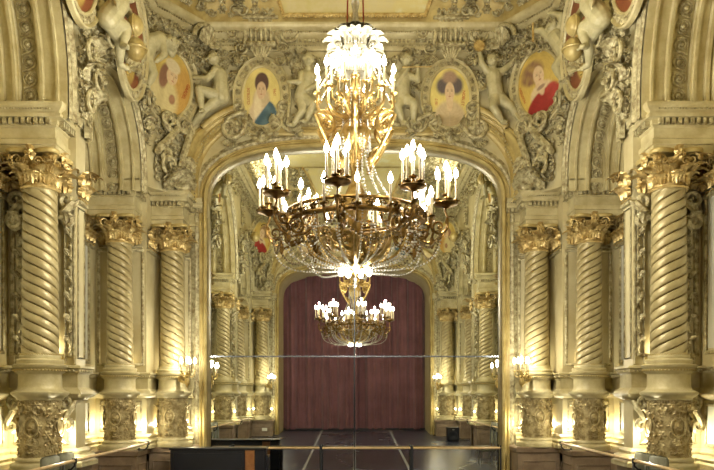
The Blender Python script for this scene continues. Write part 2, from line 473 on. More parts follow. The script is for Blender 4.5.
# soffits with running-scroll bands
def soffit(y0,y1,b,zs, half=False):
    yc, a = (y0+y1)/2, (y1-y0)/2; P = []; N = []; n = 56
    for i in range(n+1):
        t = pi*i/n; P.append(A([yc+a*cos(t), zs+b*sin(t)])); v = A([cos(t)*b, sin(t)*a]); N.append(-v/np.linalg.norm(v))
    P = [A([P[0][0], zs-.3])]+P+[A([P[-1][0], zs-.3])]; N = [N[0]]+N+[N[-1]]
    def to(y,z,h): return (h,y,z)
    g1, g2, g3 = G(), G(), G()
    # profile: (inset towards opening, X)
    g1.add(sweep2(P,N,[(0,-3.95),(.0,-4.06),(.05,-4.06),(.05,-4.09),(.0,-4.1),(0,-4.26),(.05,-4.27),(.05,-4.31),(.02,-4.32),(.02,-4.345),(-.05,-4.35),(-.05,-4.60),(.02,-4.605),(.02,-4.63),(.05,-4.64),(.05,-4.68),(0,-4.69),(0,-4.80),(.06,-4.81),(.06,-4.86),(.02,-4.88),(.10,-4.92),(.10,-5.0)], to))
    # front archivolt on the wall face
    g2.add(sweep2(P,N,[(.0,-3.93),(-.02,-3.90),(-.06,-3.90),(-.07,-3.93),(-.12,-3.93),(-.14,-3.91),(-.16,-3.88),(-.20,-3.88),(-.22,-3.95)], to))
    d = np.r_[0,np.cumsum([np.linalg.norm(P[i+1]-P[i]) for i in range(len(P)-1)])]
    PP, NN = A(P), A(N); L = d[-1]; k = int(L/.215)
    for i in range(k):
        s = L*(i+.5)/k; p = A([np.interp(s,d,PP[:,j]) for j in (0,1)]); nn = A([np.interp(s,d,NN[:,j]) for j in (0,1)]); nn /= np.linalg.norm(nn)
        tg = A([-nn[1], nn[0]])
        M = np.eye(4); M[:3,0] = (1,0,0); M[:3,1] = (0,tg[0],tg[1]); M[:3,2] = (0,nn[0],nn[1]); M[:3,3] = (-4.475,p[0]-nn[0]*.05,p[1]-nn[1]*.05)
        g3.add(ball(.036,9,6), M@T(0,0,.02))
        R_ = [((.03+.058*t)*cos(4.2*pi*t*.62-.6), (.03+.058*t)*sin(4.2*pi*t*.62-.6), .022) for t in np.linspace(0,1,22)]
        R_ += [(R_[-1][0]*(1-t)-.09*t, R_[-1][1]*(1-t)+.12*t, .022) for t in (.5,1)]
        g3.add(tube(R_, .013, 6), M)
        g3.add(tube([(.092*cos(t),.092*sin(t),.018) for t in np.linspace(0,2*pi,21)[:-1]], .010, 5, True), M)
        g3.add(leaf(.09,.07,.5,2,5), M@T(.075,-.1,.0,rz=.8)); g3.add(leaf(.09,.07,.5,2,5), M@T(-.075,.1,.0,rz=.8+pi))
    return g1.sh(), g2.sh(), g3.sh()
for (y0,y1,b,zs) in ((YC-1.88,YC+1.88,2.35,ZS+.15),(10.45,12.92,1.3,ZS+.1)):
    s1,s2,s3 = soffit(y0,y1,b,zs)
    big = y0 < 8
    for sh, m in ((s1,STONE),(s2,ORN),(s3,ORN)):
        quad(sh, m, rearside=not big)
# entablature: blocks over the columns
ent = [(0,3.28),(.0,3.30),(.03,3.31),(.03,3.42),(.05,3.43),(.05,3.50),(.02,3.52),(.02,3.66),(.05,3.68),(.05,3.70),(.06,3.705),(.06,3.76),(.13,3.78),(.14,3.82),(.11,3.83),(.12,3.86),(.17,3.90),(.18,3.93),(.18,3.965),(.0,3.97)]
pa = [(XR,9.68),(-4.15,9.68),(-4.15,10.45),(XR,10.45)]
pb = [(XR,13.1),(-4.15,13.1),(-4.15,13.88),(-3.42,13.88),(-3.42,14.4),(-3.1,14.4)]
def dentils(path, z0, z1, out, w=.05, step=.085):
    g = G()
    for i in range(len(path)-1):
        p,q = A(path[i]),A(path[i+1]); d = q-p; L = np.linalg.norm(d); d /= L; nn = A([d[1],-d[0]])
        k = int(L/step)
        for j in range(k+1):
            c = p+d*L*(j+.5)/(k+1); b = box(-w/2,w/2,-.0,out,z0,z1)
            M = np.eye(4); M[:2,0] = d; M[:2,1] = nn; M[:3,3] = (c[0],c[1],0); g.add(b, M)
    return g.sh()
def capcover(path, z, o):  # flat top/bottom
    return None
for path in (pa, pb):
    quad(mould(path, ent), STONE)
    g = G().add(dentils(path, 3.69, 3.765, .125))
    for i in range(len(path)-1):
        p,q = A(path[i]),A(path[i+1]); d = (q-p)/np.linalg.norm(q-p); nn = A([d[1],-d[0]])
        a_ = p+nn*.155; b_ = q+nn*.155
        g.add(beads([(a_[0],a_[1],3.875),(b_[0],b_[1],3.875)], .014, .04, n=5, m=3))
    quad(g.sh(), ORN)
    # underside and top closure of the block
V = A([(XR,9.68,3.3),(-4.15,9.68,3.3),(-4.15,10.45,3.3),(XR,10.45,3.3)]); 
quad((np.concatenate([V, V+A([0,0,.66])]), [(0,1,2,3),(7,6,5,4)]), STONE)
V = A([(XR,13.1,3.3),(-4.15,13.1,3.3),(-4.15,13.88,3.3),(-3.42,13.88,3.3),(-3.42,14.4,3.3),(XR,14.4,3.3)])
quad((np.concatenate([V, V+A([0,0,.66])]), [(0,1,2,3,4,5),(11,10,9,8,7,6)]), STONE)
# frieze panels on the block fronts (thin raised field) for the near block
# dado cornice along the walls
dado = [(0,.40),(.10,.39),(.11,.36),(.08,.34),(.08,.30),(.05,.28),(.04,.26),(.04,.08),(.06,.06),(.10,.03),(.12,-.01),(.10,-.05),(.05,-.08),(.02,-.10),(0,-.10)]
quad(mould(plan, list(reversed(dado))), STONE)
g = G()
for i in range(len(plan)-1):
    p,q = A(plan[i]),A(plan[i+1]); d = (q-p)/np.linalg.norm(q-p); nn = A([d[1],-d[0]])
    a_ = p+nn*.09; b_ = q+nn*.09; g.add(beads([(a_[0],a_[1],.32),(b_[0],b_[1],.32)], .02, .055, n=5, m=3))
quad(g.sh(), ORN)
# base moulding above the plinth
basep = [(0,-1.06),(.14,-1.06),(.14,-1.0),(.10,-.97),(.12,-.93),(.10,-.90),(.05,-.88),(.06,-.84),(.02,-.80),(0,-.80)]
quad(mould(plan, basep), STONE)
# framed panels on recess walls and jambs (raised beads)
def rect_frame(w,h,t=.04,d=.03):
    g = G(); 
    for (x0,x1,y0,y1) in ((-w/2,w/2,-h/2,-h/2+t),(-w/2,w/2,h/2-t,h/2),(-w/2,-w/2+t,-h/2+t,h/2-t),(w/2-t,w/2,-h/2+t,h/2-t)):
        g.add(box(x0,x1,y0,y1,0,d,.008))
    return g.sh()
g = G(); gp = G()
for (yc,w) in ((9.0,1.9),(11.9,2.5)):
    M = on_side(yc,1.75,0,XR); g.add(rect_frame(w,2.4,.05,.04), M); gp.add(box(-w/2+.07,w/2-.07,-1.12,1.12,0,.012), M)
    M = on_side(yc,-.45,0,XR); g.add(rect_frame(w,.62,.04,.03), M); gp.add(box(-w/2+.05,w/2-.05,-.26,.26,0,.01), M)
for (x,Y,w) in ((-4.51,10.1,.9),(-4.51,13.52,.9),(-3.66,14.4,.6)):
    g.add(rect_frame(w,2.25,.05,.035), on_end(x,1.65,0,Y)); g.add(rect_frame(w*.9,.6,.03,.02), on_end(x,-.45,0,Y))
quad(g.sh(), ORN); quad(gp.sh(), PANEL)
# pilaster strips and capital band on the wall behind the columns
g = G(); cap = G()
for (x,Y,w) in ((-4.51,10.1,.9),(-4.51,13.52,.85),(-3.66,14.4,.55)):
    k = max(3,int(w/.17))
    for r_,zz,hh in ((0,2.84,.26),(1,2.98,.36)):
        for i in range(k): cap.add(leaf(hh,.24,.95), on_end(x-w/2+w*(i+.5)/k, zz, .07, Y)); cap.add(volute(.08,1.4,.22,.1,1 if i%2 else -1,6,20,.3), on_end(x-w/2+w*(i+.5)/k, 3.16, .12, Y))
    g.add(box(x-w/2,x+w/2,Y-.04,Y,2.80,2.845,.01))
for (yc,w) in ((9.0,2.0),(10.27,.3),(11.9,2.9),(13.95,.8)):
    X = XR if yc not in (10.27,13.95) else -4.02
    k = max(2,int(w/.17))
    for r_,zz,hh in ((0,2.84,.26),(1,2.98,.36)):
        for i in range(k): cap.add(leaf(hh,.24,.95), on_side(yc-w/2+w*(i+.5)/k, zz, .05, X)); cap.add(volute(.08,1.4,.22,.1,1 if i%2 else -1,6,20,.3), on_side(yc-w/2+w*(i+.5)/k, 3.16, .08, X))
    cap.add(xf(beads([(-w/2,0,0),(w/2,0,0)],.02,.06,n=5,m=3), on_side(yc,2.82,.04,X)))
    g.add(xf(box(-w/2,w/2,2.74,2.79,0,.06), on_side(yc,0,0,X)))
quad(g.sh(), ORN); quad(cap.sh(), GOLD)
# carved vertical garland strips + consoles either side of the near columns
g = G()
for x in (-4.83,-4.10):
    for i in range(14):
        z = .55+i*.155
        g.add(leaf(.16,.085,.5,3), on_end(x+(.012 if i%2 else -.012), z, .02, 10.1)@T(rz=(.5 if i%2 else -.5)))
        g.add(ball(.022,6,4), on_end(x,z+.02,.04,10.1))
    g.add(box(x-.075,x-.06,10.06,10.1,.42,2.75)); g.add(box(x+.06,x+.075,10.06,10.1,.42,2.75))
    g.add(sscroll(.3,.13,.045, 1 if x<-4.5 else -1), on_end(x,2.6,.05,10.1)); g.add(leaf(.3,.2,.7), on_end(x,2.35,.12,10.1))
    g.add(sscroll(.32,.11,.045, 1 if x<-4.5 else -1), on_end(x+(.03 if x>-4.5 else -.03),-.3,.08,10.1)@T(sx=.8))
g.add(xf(rect_frame(.26,2.2,.02,.02), on_side(10.28,1.6,0,-4.02)))
quad(g.sh(), ORN)
# plinth (socle) under columns and walls
g = G()
pl = [(-5.0,YC),(-4.98,9.45),(-4.02,9.45),(-4.02,10.6),(-4.72,10.6),(-4.72,12.9),(-4.02,12.9),(-4.02,13.7),(-3.2,13.7),(-3.2,14.4),(-3.03,14.4)]
pp = [(-.02,-2.4),(.03,-2.4),(.03,-2.05),(.0,-2.02),(.0,-1.18),(.03,-1.16),(.04,-1.08),(.02,-1.06),(0,-1.06),(-.02,-1.055)]
g.add(mould(pl, pp))
def cover(pts,z): return A([(x,y,z) for x,y in pts]), [tuple(range(len(pts)))]
g.add(cover([(-5,9.45),(-4.02,9.45),(-4.02,10.6),(-5,10.6)],-1.06)); g.add(cover([(-5,10.6),(-4.72,10.6),(-4.72,12.9),(-5,12.9)],-1.06))
g.add(cover([(-5,12.9),(-4.02,12.9),(-4.02,14.4),(-5,14.4)],-1.06)); g.add(cover([(-4.02,13.7),(-3.2,13.7),(-3.2,14.4),(-4.02,14.4)],-1.06))
quad(g.sh(), PLINTH)
g = G()
for (xc,w,Y) in ((-4.5,.8,9.45),(-4.4,.62,12.9),(-3.62,.66,13.7)): g.add(rect_frame(w,.6,.03,.015), on_end(xc,-1.62,0,Y))
for (yc,w) in ((10.02,.9),(13.3,.6)): g.add(rect_frame(w,.6,.03,.015), on_side(yc,-1.62,0,-4.02))
quad(g.sh(), PLINTH)
# cornice and cove, ceiling
per = [(-3.95,YC),(-3.95,13.3),(-3.15,14.4),(0,14.4)]
corn = [(0,7.02),(.05,7.02),(.07,7.06),(.07,7.12),(.12,7.14),(.12,7.2),(.2,7.24),(.24,7.30),(.22,7.33),(.30,7.36),(.34,7.42),(.34,7.46),(.30,7.47)]
cov = [(.30,7.47)]+[(.30+1.2*(1-cos(t)), 7.47+1.1*sin(t)) for t in np.linspace(.1,pi/2,9)]
quad(mould(per, corn), STONE); quad(mould(per, cov), OCHRE)
g = G()
for i in range(3):
    p,q = A(per[i]),A(per[i+1]); d = (q-p)/np.linalg.norm(q-p); nn = A([d[1],-d[0]])
    for off,z,r in ((.25,7.30,.022),(.10,7.10,.018)):
        a_ = p+nn*off; b_ = q+nn*off-d*.1; g.add(beads([(a_[0],a_[1],z),(b_[0],b_[1],z)], r, r*2.6, n=5, m=3))
quad(g.sh(), ORN)
quad(dentils(per, 7.15,7.20,.17,.05,.09), ORN)
def cove_relief():
    g = G()
    for i,(a0,b0) in enumerate(((0,5.2),(0,1.1),(0,1.25))):
        p,q = A(per[i]),A(per[i+1]); d = (q-p); L = np.linalg.norm(d); d /= L; nn = A([d[1],-d[0]])
        st = {0:.3,1:.15,2:.2}[i]; ln = {0:5.0,1:.95,2:1.25}[i]
        sh = scrollwork(ln, 1.55, 70+i, .24 if i else .28, i != 0)
        def mp(V, p=p, d=d, nn=nn, st=st, ln=ln):
            t = (V[:,1]+.775)/1.55*1.42+.06; s_ = V[:,0]+st+(ln/2 if i else 0)
            out = .30+1.2*(1-np.cos(t))+V[:,2]*np.cos(t)*1.2; z = 7.47+1.1*np.sin(t)-V[:,2]*np.sin(t)*1.2
            return np.stack([p[0]+d[0]*s_+nn[0]*out, p[1]+d[1]*s_+nn[1]*out, z],1)
        g.add(sh, mp)
    return g.sh()
quad(cove_relief(), ORN)
struct('ceiling', (A([(-4,-1,8.57),(4,-1,8.57),(4,15,8.57),(-4,15,8.57)]), [(0,3,2,1)]), SKYP, smooth=False)
# painted panel rising above the cornice in the middle of each end
def painted():
    def f(u,v):
        t = .12+u*1.35; hw = 1.42+.55*u; x = -hw+2*hw*v
        return (x, 14.4-(.30+1.2*(1-cos(t)))-.02-.01, 7.47+1.1*sin(t)-.02)
    return gridf(f, 12, 16)
def edgepath():
    P = []
    for u in np.linspace(1,0,12): t=.12+u*1.35; hw=1.42+.55*u; P.append((-hw, 14.4-(.30+1.2*(1-cos(t)))-.05, 7.47+1.1*sin(t)-.03))
    n = 24
    for i in range(1,n): P.append((-1.42+2.84*i/n, 14.05-.01, 7.58-.0))
    for u in np.linspace(0,1,12): t=.12+u*1.35; hw=1.42+.55*u; P.append((hw, 14.4-(.30+1.2*(1-cos(t)))-.05, 7.47+1.1*sin(t)-.03))
    return P
cp = thing('ceiling_painting', (0,14.1,7.5), 'painted sky panel in a beaded gilt frame above the cornice', 'painting')
def local(sh, o): return sh[0]-A(o.location), sh[1]
make('canvas', local(painted(),cp), SKYP, cp)
ep = edgepath()
make('frame', local(G().add(tube(ep,.045,6)).add(beads([(x,y-.03,z-.045) for x,y,z in ep], .024, .06)).sh(),cp), GOLD, cp)
rear(cp, 'painted sky panel over the curtain arch at the far end of the hall')

# ================================================================== COLUMNS
def drum():
    R = .265
    g = G(); g.add(lathe([(R,-.92),(R,-.08)], 32, False))
    pan = scrollwork(2*pi*R, .78, 11, .135, True, .7)
    def wrap(V):
        a = V[:,0]/R-pi/2; r = R+V[:,2]*.55
        return np.stack([r*np.cos(a), r*np.sin(a), V[:,1]-.5],1)
    g.add(pan, wrap)
    for z in (-.12,-.88): g.add(beads([(R*1.05*cos(t),R*1.05*sin(t),z) for t in np.linspace(0,2*pi,60)], .013,.035,n=5,m=3))
    # oval cartouche facing the room
    for a0 in (0,pi/2,pi,3*pi/2):
        M = T(rz=a0)@on_end(0,-.47,R+.0,0)
        g.add(ball(.075,14,8,sy=1.35,sz=.5), M); g.add(tube([(.095*cos(t),.13*sin(t),.02) for t in np.linspace(0,2*pi,22)[:-1]], .014,6,True), M)
        g.add(leaf(.16,.14,.8), M@T(0,.13,.02)); g.add(leaf(.16,.14,.8), M@T(0,-.13,.02,rz=pi))
    return g.sh()
DR = drum()
BASE = lathe([(.40,-1.06),(.40,-1.03),(.385,-1.03),(.39,-.99),(.37,-.965),(.33,-.96),(.32,-.94),(.335,-.925),(.33,-.905),(.30,-.895),(.29,-.88),(.26,-.88)], 36)
CAPP = lathe([(.26,-.10),(.30,-.10),(.31,-.07),(.34,-.05),(.375,-.02),(.38,.01),(.34,.03),(.30,.05),(.285,.09),(.28,.25),(.29,.27),(.32,.285),(.33,.31),(.31,.33),(.355,.36),(.36,.385),(.345,.395),(.30,.40),(.31,.43),(.315,.45),(.30,.47),(.265,.475),(.275,.50),(.27,.52),(.25,.53),(.20,.53)], 40)
def collar():
    g = G(); 
    g.add(beads([(.335*cos(t),.335*sin(t),.315) for t in np.linspace(0,2*pi,80)], .018,.045,n=5,m=3)); 
    for z in (.475,): g.add(beads([(.262*cos(t),.262*sin(t),.53) for t in np.linspace(0,2*pi,60)], .012,.03,n=5,m=3))
    return g.sh()
COLLAR = collar()
def shaft(hand):
    z0, z1 = .53, 2.80; H = z1-z0; n, m = 120, 250; N = 5; lead = .66
    V = np.zeros((m,n,3)); th = np.linspace(0,2*pi,n,endpoint=False)
    for j in range(m):
        z = z0+H*j/(m-1); t = (z-z0)/H; R = .247-.022*t
        ph = (N*(th*hand+2*pi*z/lead)/(2*pi)) % 1
        d = np.minimum(ph, 1-ph)*2           # 0 at the groove, 1 at the crown of the reed
        rr = R - .022*np.exp(-(d/.15)**4) - .016*(1-d)**2 + .006*np.exp(-((d-.27)/.06)**2)
        e = min(1, min(t, 1-t)/.02); rr = R*1.0*(1-e)+rr*e
        V[j,:,0] = rr*np.cos(th); V[j,:,1] = rr*np.sin(th); V[j,:,2] = z
    F = [(j*n+i, j*n+(i+1)%n, (j+1)*n+(i+1)%n, (j+1)*n+i) for j in range(m-1) for i in range(n)]
    return V.reshape(-1,3), F
SH = {1:shaft(1), -1:shaft(-1)}
def capital():
    g = G()
    g.add(lathe([(.225,2.80),(.25,2.80),(.262,2.82),(.25,2.84),(.22,2.845),(.22,2.95),(.25,3.12),(.31,3.2)], 28))
    for k in range(8):
        a = 2*pi*k/8
        g.add(leaf(.26,.19,.95,4), T(rz=a)@on_end(0,2.85,.225,0))
        g.add(leaf(.37,.20,.95,4), T(rz=a+pi/8)@on_end(0,2.87,.235,0))
    for k in range(4):
        a = pi/4+k*pi/2
        for s in (-1,1):
            M = T(rz=a)@T(rz=s*.14)@on_end(0,3.17,.33,0)@T(ry=s*pi/2*.75)
            g.add(volute(.095,1.4,.2,.0,-s,6,22,.25), M)
        g.add(leaf(.3,.15,.9,4), T(rz=a)@on_end(0,3.0,.30,0)@T(rx=.5))
        g.add(leaf(.16,.15,1.2,4), T(rz=a)@on_end(0,3.14,.42,0))
        g.add(rosette(.08,5,.6), T(rz=k*pi/2)@on_end(0,3.22,.33,0)); g.add(leaf(.14,.12,.7), T(rz=k*pi/2)@on_end(0,3.24,.3,0))
        for s in (-1,1): g.add(volute(.06,1.3,.22,.0,s,5,16,.25), T(rz=k*pi/2)@on_end(s*.1,3.14,.30,0))
    return g.sh()
CAPI = capital()
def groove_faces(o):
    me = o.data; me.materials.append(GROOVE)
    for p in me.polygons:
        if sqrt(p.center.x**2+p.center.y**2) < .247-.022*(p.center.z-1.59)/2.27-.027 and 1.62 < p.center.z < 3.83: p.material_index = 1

def abacus():
    V = []; n = 40
    for z,k in ((3.25,.96),(3.27,1),(3.30,1),(3.31,.98)):
        for i in range(n):
            a = 2*pi*i/n; r = (.40-.10*cos(4*a)*1.0)*.92; r = r*k
            V.append((r*cos(a), r*sin(a), z))
    F = [(j*n+i, j*n+(i+1)%n, (j+1)*n+(i+1)%n, (j+1)*n+i) for j in range(3) for i in range(n)]
    F += [tuple(reversed(range(n))), tuple(3*n+i for i in range(n))]
    return A(V), F
ABA = abacus()
BZ = -1.06
def up(sh): return sh[0]-A([0,0,BZ]), sh[1]
def column(loc, hand, label):
    t = thing('spiral_column', (loc[0],loc[1],BZ), label, 'column', 'spiral fluted columns around the hall')
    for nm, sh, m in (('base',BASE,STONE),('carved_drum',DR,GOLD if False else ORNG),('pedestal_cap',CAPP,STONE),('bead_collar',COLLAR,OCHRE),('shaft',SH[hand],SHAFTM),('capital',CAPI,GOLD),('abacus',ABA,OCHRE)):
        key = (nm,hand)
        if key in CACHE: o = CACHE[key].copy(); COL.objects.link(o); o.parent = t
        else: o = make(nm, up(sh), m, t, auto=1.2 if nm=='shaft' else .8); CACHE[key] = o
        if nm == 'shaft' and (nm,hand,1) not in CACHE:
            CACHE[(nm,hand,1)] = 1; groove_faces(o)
        if nm == 'capital': o['label'] = 'burnished gold leafy capital'
    return t
CACHE = {}
SHAFTM = mat('gilded_shaft_plaster', srgb(158,143,98), srgb(186,172,126), .36, .15, 3, .1, 40)
ORNG = mat('carved_gilt_relief', srgb(150,130,82), srgb(206,190,140), .4, .25, 10, .2, 60)
spots = {'near':(-4.38,9.76),'mid':(-4.43,13.22),'far':(-3.64,14.02)}
names = {('near',-1):'large spiral column nearest the camera on the left','' :'',
 ('mid',-1):'spiral column on the left between the large near column and the mirror column',
 ('far',-1):'spiral column standing just left of the mirror',
 ('near',1):'large spiral column nearest the camera on the right',
 ('mid',1):'spiral column on the right between the large near column and the mirror column',
 ('far',1):'spiral column standing just right of the mirror'}
rn = {('near',-1):'spiral column seen only in the mirror, closest reflected one on the right',
 ('mid',-1):'spiral column seen only in the mirror, middle reflected one on the right',
 ('far',-1):'spiral column beside the curtain, seen only in the mirror on the right',
 ('near',1):'spiral column seen only in the mirror, closest reflected one on the left',
 ('mid',1):'spiral column seen only in the mirror, middle reflected one on the left',
 ('far',1):'spiral column beside the curtain, seen only in the mirror on the left'}
for k,(x,y) in spots.items():
    for s in (-1,1):
        c = column((x*-s,y), -s, names[(k,s)])   # left: hand 1
        rear(c, rn[(k,s)])

# ================================================================== MIRROR, BARRES
mr = thing('wall_mirror', (0,14.55,-2.3), 'tall arched mirror filling the opening in the end wall', 'mirror')
def pane(sx, top):
    P = [p for p in AP if True]; pts = [(x,z) for x,z in P]
    out = []
    n = len(pts)
    if top:
        arc = [(x,z) for x,z in pts if z >= 2.4 and (x*sx >= -1e-9)]
        arc = sorted(arc, key=lambda p: (atan2(p[1]-.76, abs(p[0]))))
        poly = [(0,.765),(sx*3.04,.765)]+[(x*1.005,z+.01) for x,z in arc]
        if abs(poly[-1][0]) > 1e-3: poly.append((0,5.06))
    else: poly = [(0,-2.35),(sx*3.04,-2.35),(sx*3.04,.755),(0,.755)]
    V = [(x,0,z+2.3) for x,z in poly]; F = tuple(range(len(V)))
    if sx < 0: F = tuple(reversed(F))
    return A(V), [F]
for sx in (-1,1):
    for tp in (0,1): make('mirror_pane', pane(sx,tp), MIRROR, mr, smooth=False)
make('seam_strip', box(-3.03,3.03,-.022,-.002,3.045,3.075), STEEL, mr, smooth=False)
make('seam_strip', box(-.014,.014,-.012,-.001,.05,7.33), BLACK, mr, smooth=False)
zb = -1.135
def barre_end():
    t = thing('ballet_barre', (0,14.42,zf(14.42)), 'long horizontal barre on black posts in front of the mirror', 'ballet barre'); f = zf(14.42)
    make('rail', xf(tube([(x,0,0) for x in np.linspace(-2.98,3.04,12)], .026, 10), T(0,0,zb-f)), BARRE, t)
    for x in (-2.55,-.69,1.18,3.03):
        g = G().add(box(x-.03,x+.03,-.03,.03,0,zb-f+.035,.006)).add(box(x-.07,x+.07,-.09,.09,0,.015)).add(lathe([(.038,0),(.038,.03),(.0,.045)],10), T(x,0,zb-f+.02))
        make('post', g.sh(), MATTEB, t)
barre_end()
for s, nm in ((-1,'left'),(1,'right')):
    t = thing('ballet_barre', (s*3.84,8.3,-.93), 'slim wall barre running along the %s side of the hall' % nm, 'ballet barre', )
    make('rail', tube([(0,y-8.3,0) for y in np.linspace(3.4,13.1,10)], .024, 8), BARRE, t)
    for y in (5.35,9.6,13.0):
        w = 4.02 if True else 0
        g = G().add(tube([(0,y-8.3,-.0),(0,y-8.3,-.07),(s*.05,y-8.3,-.12),(s*.2,y-8.3,-.13)], .014,6)).add(lathe([(.035,-.035),(.035,.035)],10), T(0,y-8.3,0))
        g.add(lathe([(.0,0),(.045,0),(.045,.02),(0,.02)],10), T(s*.17,y-8.3,-.13, ry=pi/2))
        make('bracket', g.sh(), MATTEB, t)

# ================================================================== CURTAIN
def curtain(x0,x1,ph):
    def f(u,v):
        x = x0+(x1-x0)*u; z = -1.545+6.9*v
        w = .075*sin(x*9+ph+.4*sin(3*v))+.04*sin(x*19+1.3*ph+v*1.5)+.05*sin(x*4.1+ph*2+v*2)+.018*sin(x*37+v)
        g_ = max(0,1-v*1.8)
        w += g_*.05*sin(x*8+6*v*v)+.012*sin(60*v*(.4+.6*abs(x-x0)))*g_*g_
        return (x, w, z)
    return gridf(f, 260, 40)
for x0,x1,ph,nm in ((-3.5,.12,0,'left'),(.0,3.5,1.9,'right')):
    t = thing('stage_curtain', (0,-.75+(.12 if nm=='left' else -.09),zf(-.8)), 'dusty rose curtain half reflected in the %s of the mirror' % nm, 'curtain', 'pair of rose curtains closing the stage arch')
    sh = curtain(x0,x1,ph); make('drape', (sh[0]-A([0,0,zf(-.8)]), sh[1]), CURT, t, auto=2.5)
    make('hem', xf(box(x0,x1,-.05,.05,0,.06,.01), T(0,0,.01)), MATTEB, t)

# ================================================================== FIGURES
def capsule(p, q, r0, r1, n=12):
    p, q = A(p), A(q); L = np.linalg.norm(q-p); d = (q-p)/(L+1e-9); K = max(3, int(L/(min(r0,r1)*.6)))
    P = [p-d*r0*c for c in (.98,.8,.45)]+[p+(q-p)*i/K for i in range(K+1)]+[q+d*r1*c for c in (.45,.8,.98)]
    R = [r0*.2,r0*.6,r0*.9]+[r0+(r1-r0)*i/K for i in range(K+1)]+[r1*.9,r1*.6,r1*.2]
    return tube(P, R, n)
def remesh(name, sh, m, parent, vox=.012, sm=6):
    o = make(name, sh, m, parent)
    md = o.modifiers.new('r','REMESH'); md.mode = 'VOXEL'; md.voxel_size = vox; md.use_smooth_shade = True
    s2 = o.modifiers.new('s','SMOOTH'); s2.factor = .5; s2.iterations = sm
    bpy.context.view_layer.update()
    dg = bpy.context.evaluated_depsgraph_get(); me = bpy.data.meshes.new_from_object(o.evaluated_get(dg))
    o.modifiers.clear(); o.data = me
    if not me.materials: me.materials.append(m)
    return o
def hand(p, d, s=.03, n=A([0,0,1])):
    "small child's hand: palm, four fingers, thumb, gently curled"
    d = A(d)/np.linalg.norm(d); side = np.cross(n,d)
    if np.linalg.norm(side) < .1: side = np.cross(A([0,1,0]), d)
    side /= np.linalg.norm(side); up_ = np.cross(d, side); g = G(); p = A(p)
    g.add(capsule(p-d*s*.3, p+d*s*1.0, s*.75, s*.85))
    for i,l in enumerate((1.0,1.15,1.1,.85)):
        b = p+d*s*1.4+side*s*(i-1.5)*.5; m1 = b+d*s*l*.8-up_*s*.25; e = m1+d*s*l*.55-up_*s*.55
        g.add(capsule(b,m1,s*.3,s*.27,8)); g.add(capsule(m1,e,s*.27,s*.22,8))
    b = p+side*s*-.9+d*s*.3; g.add(capsule(p+d*s*.2, b+d*s*.5-side*s*.3, s*.36,s*.3,8)); g.add(capsule(b+d*s*.5-side*s*.3, b+d*s*1.3-side*s*.3-up_*s*.2, s*.3,s*.24,8))
    return g.sh()
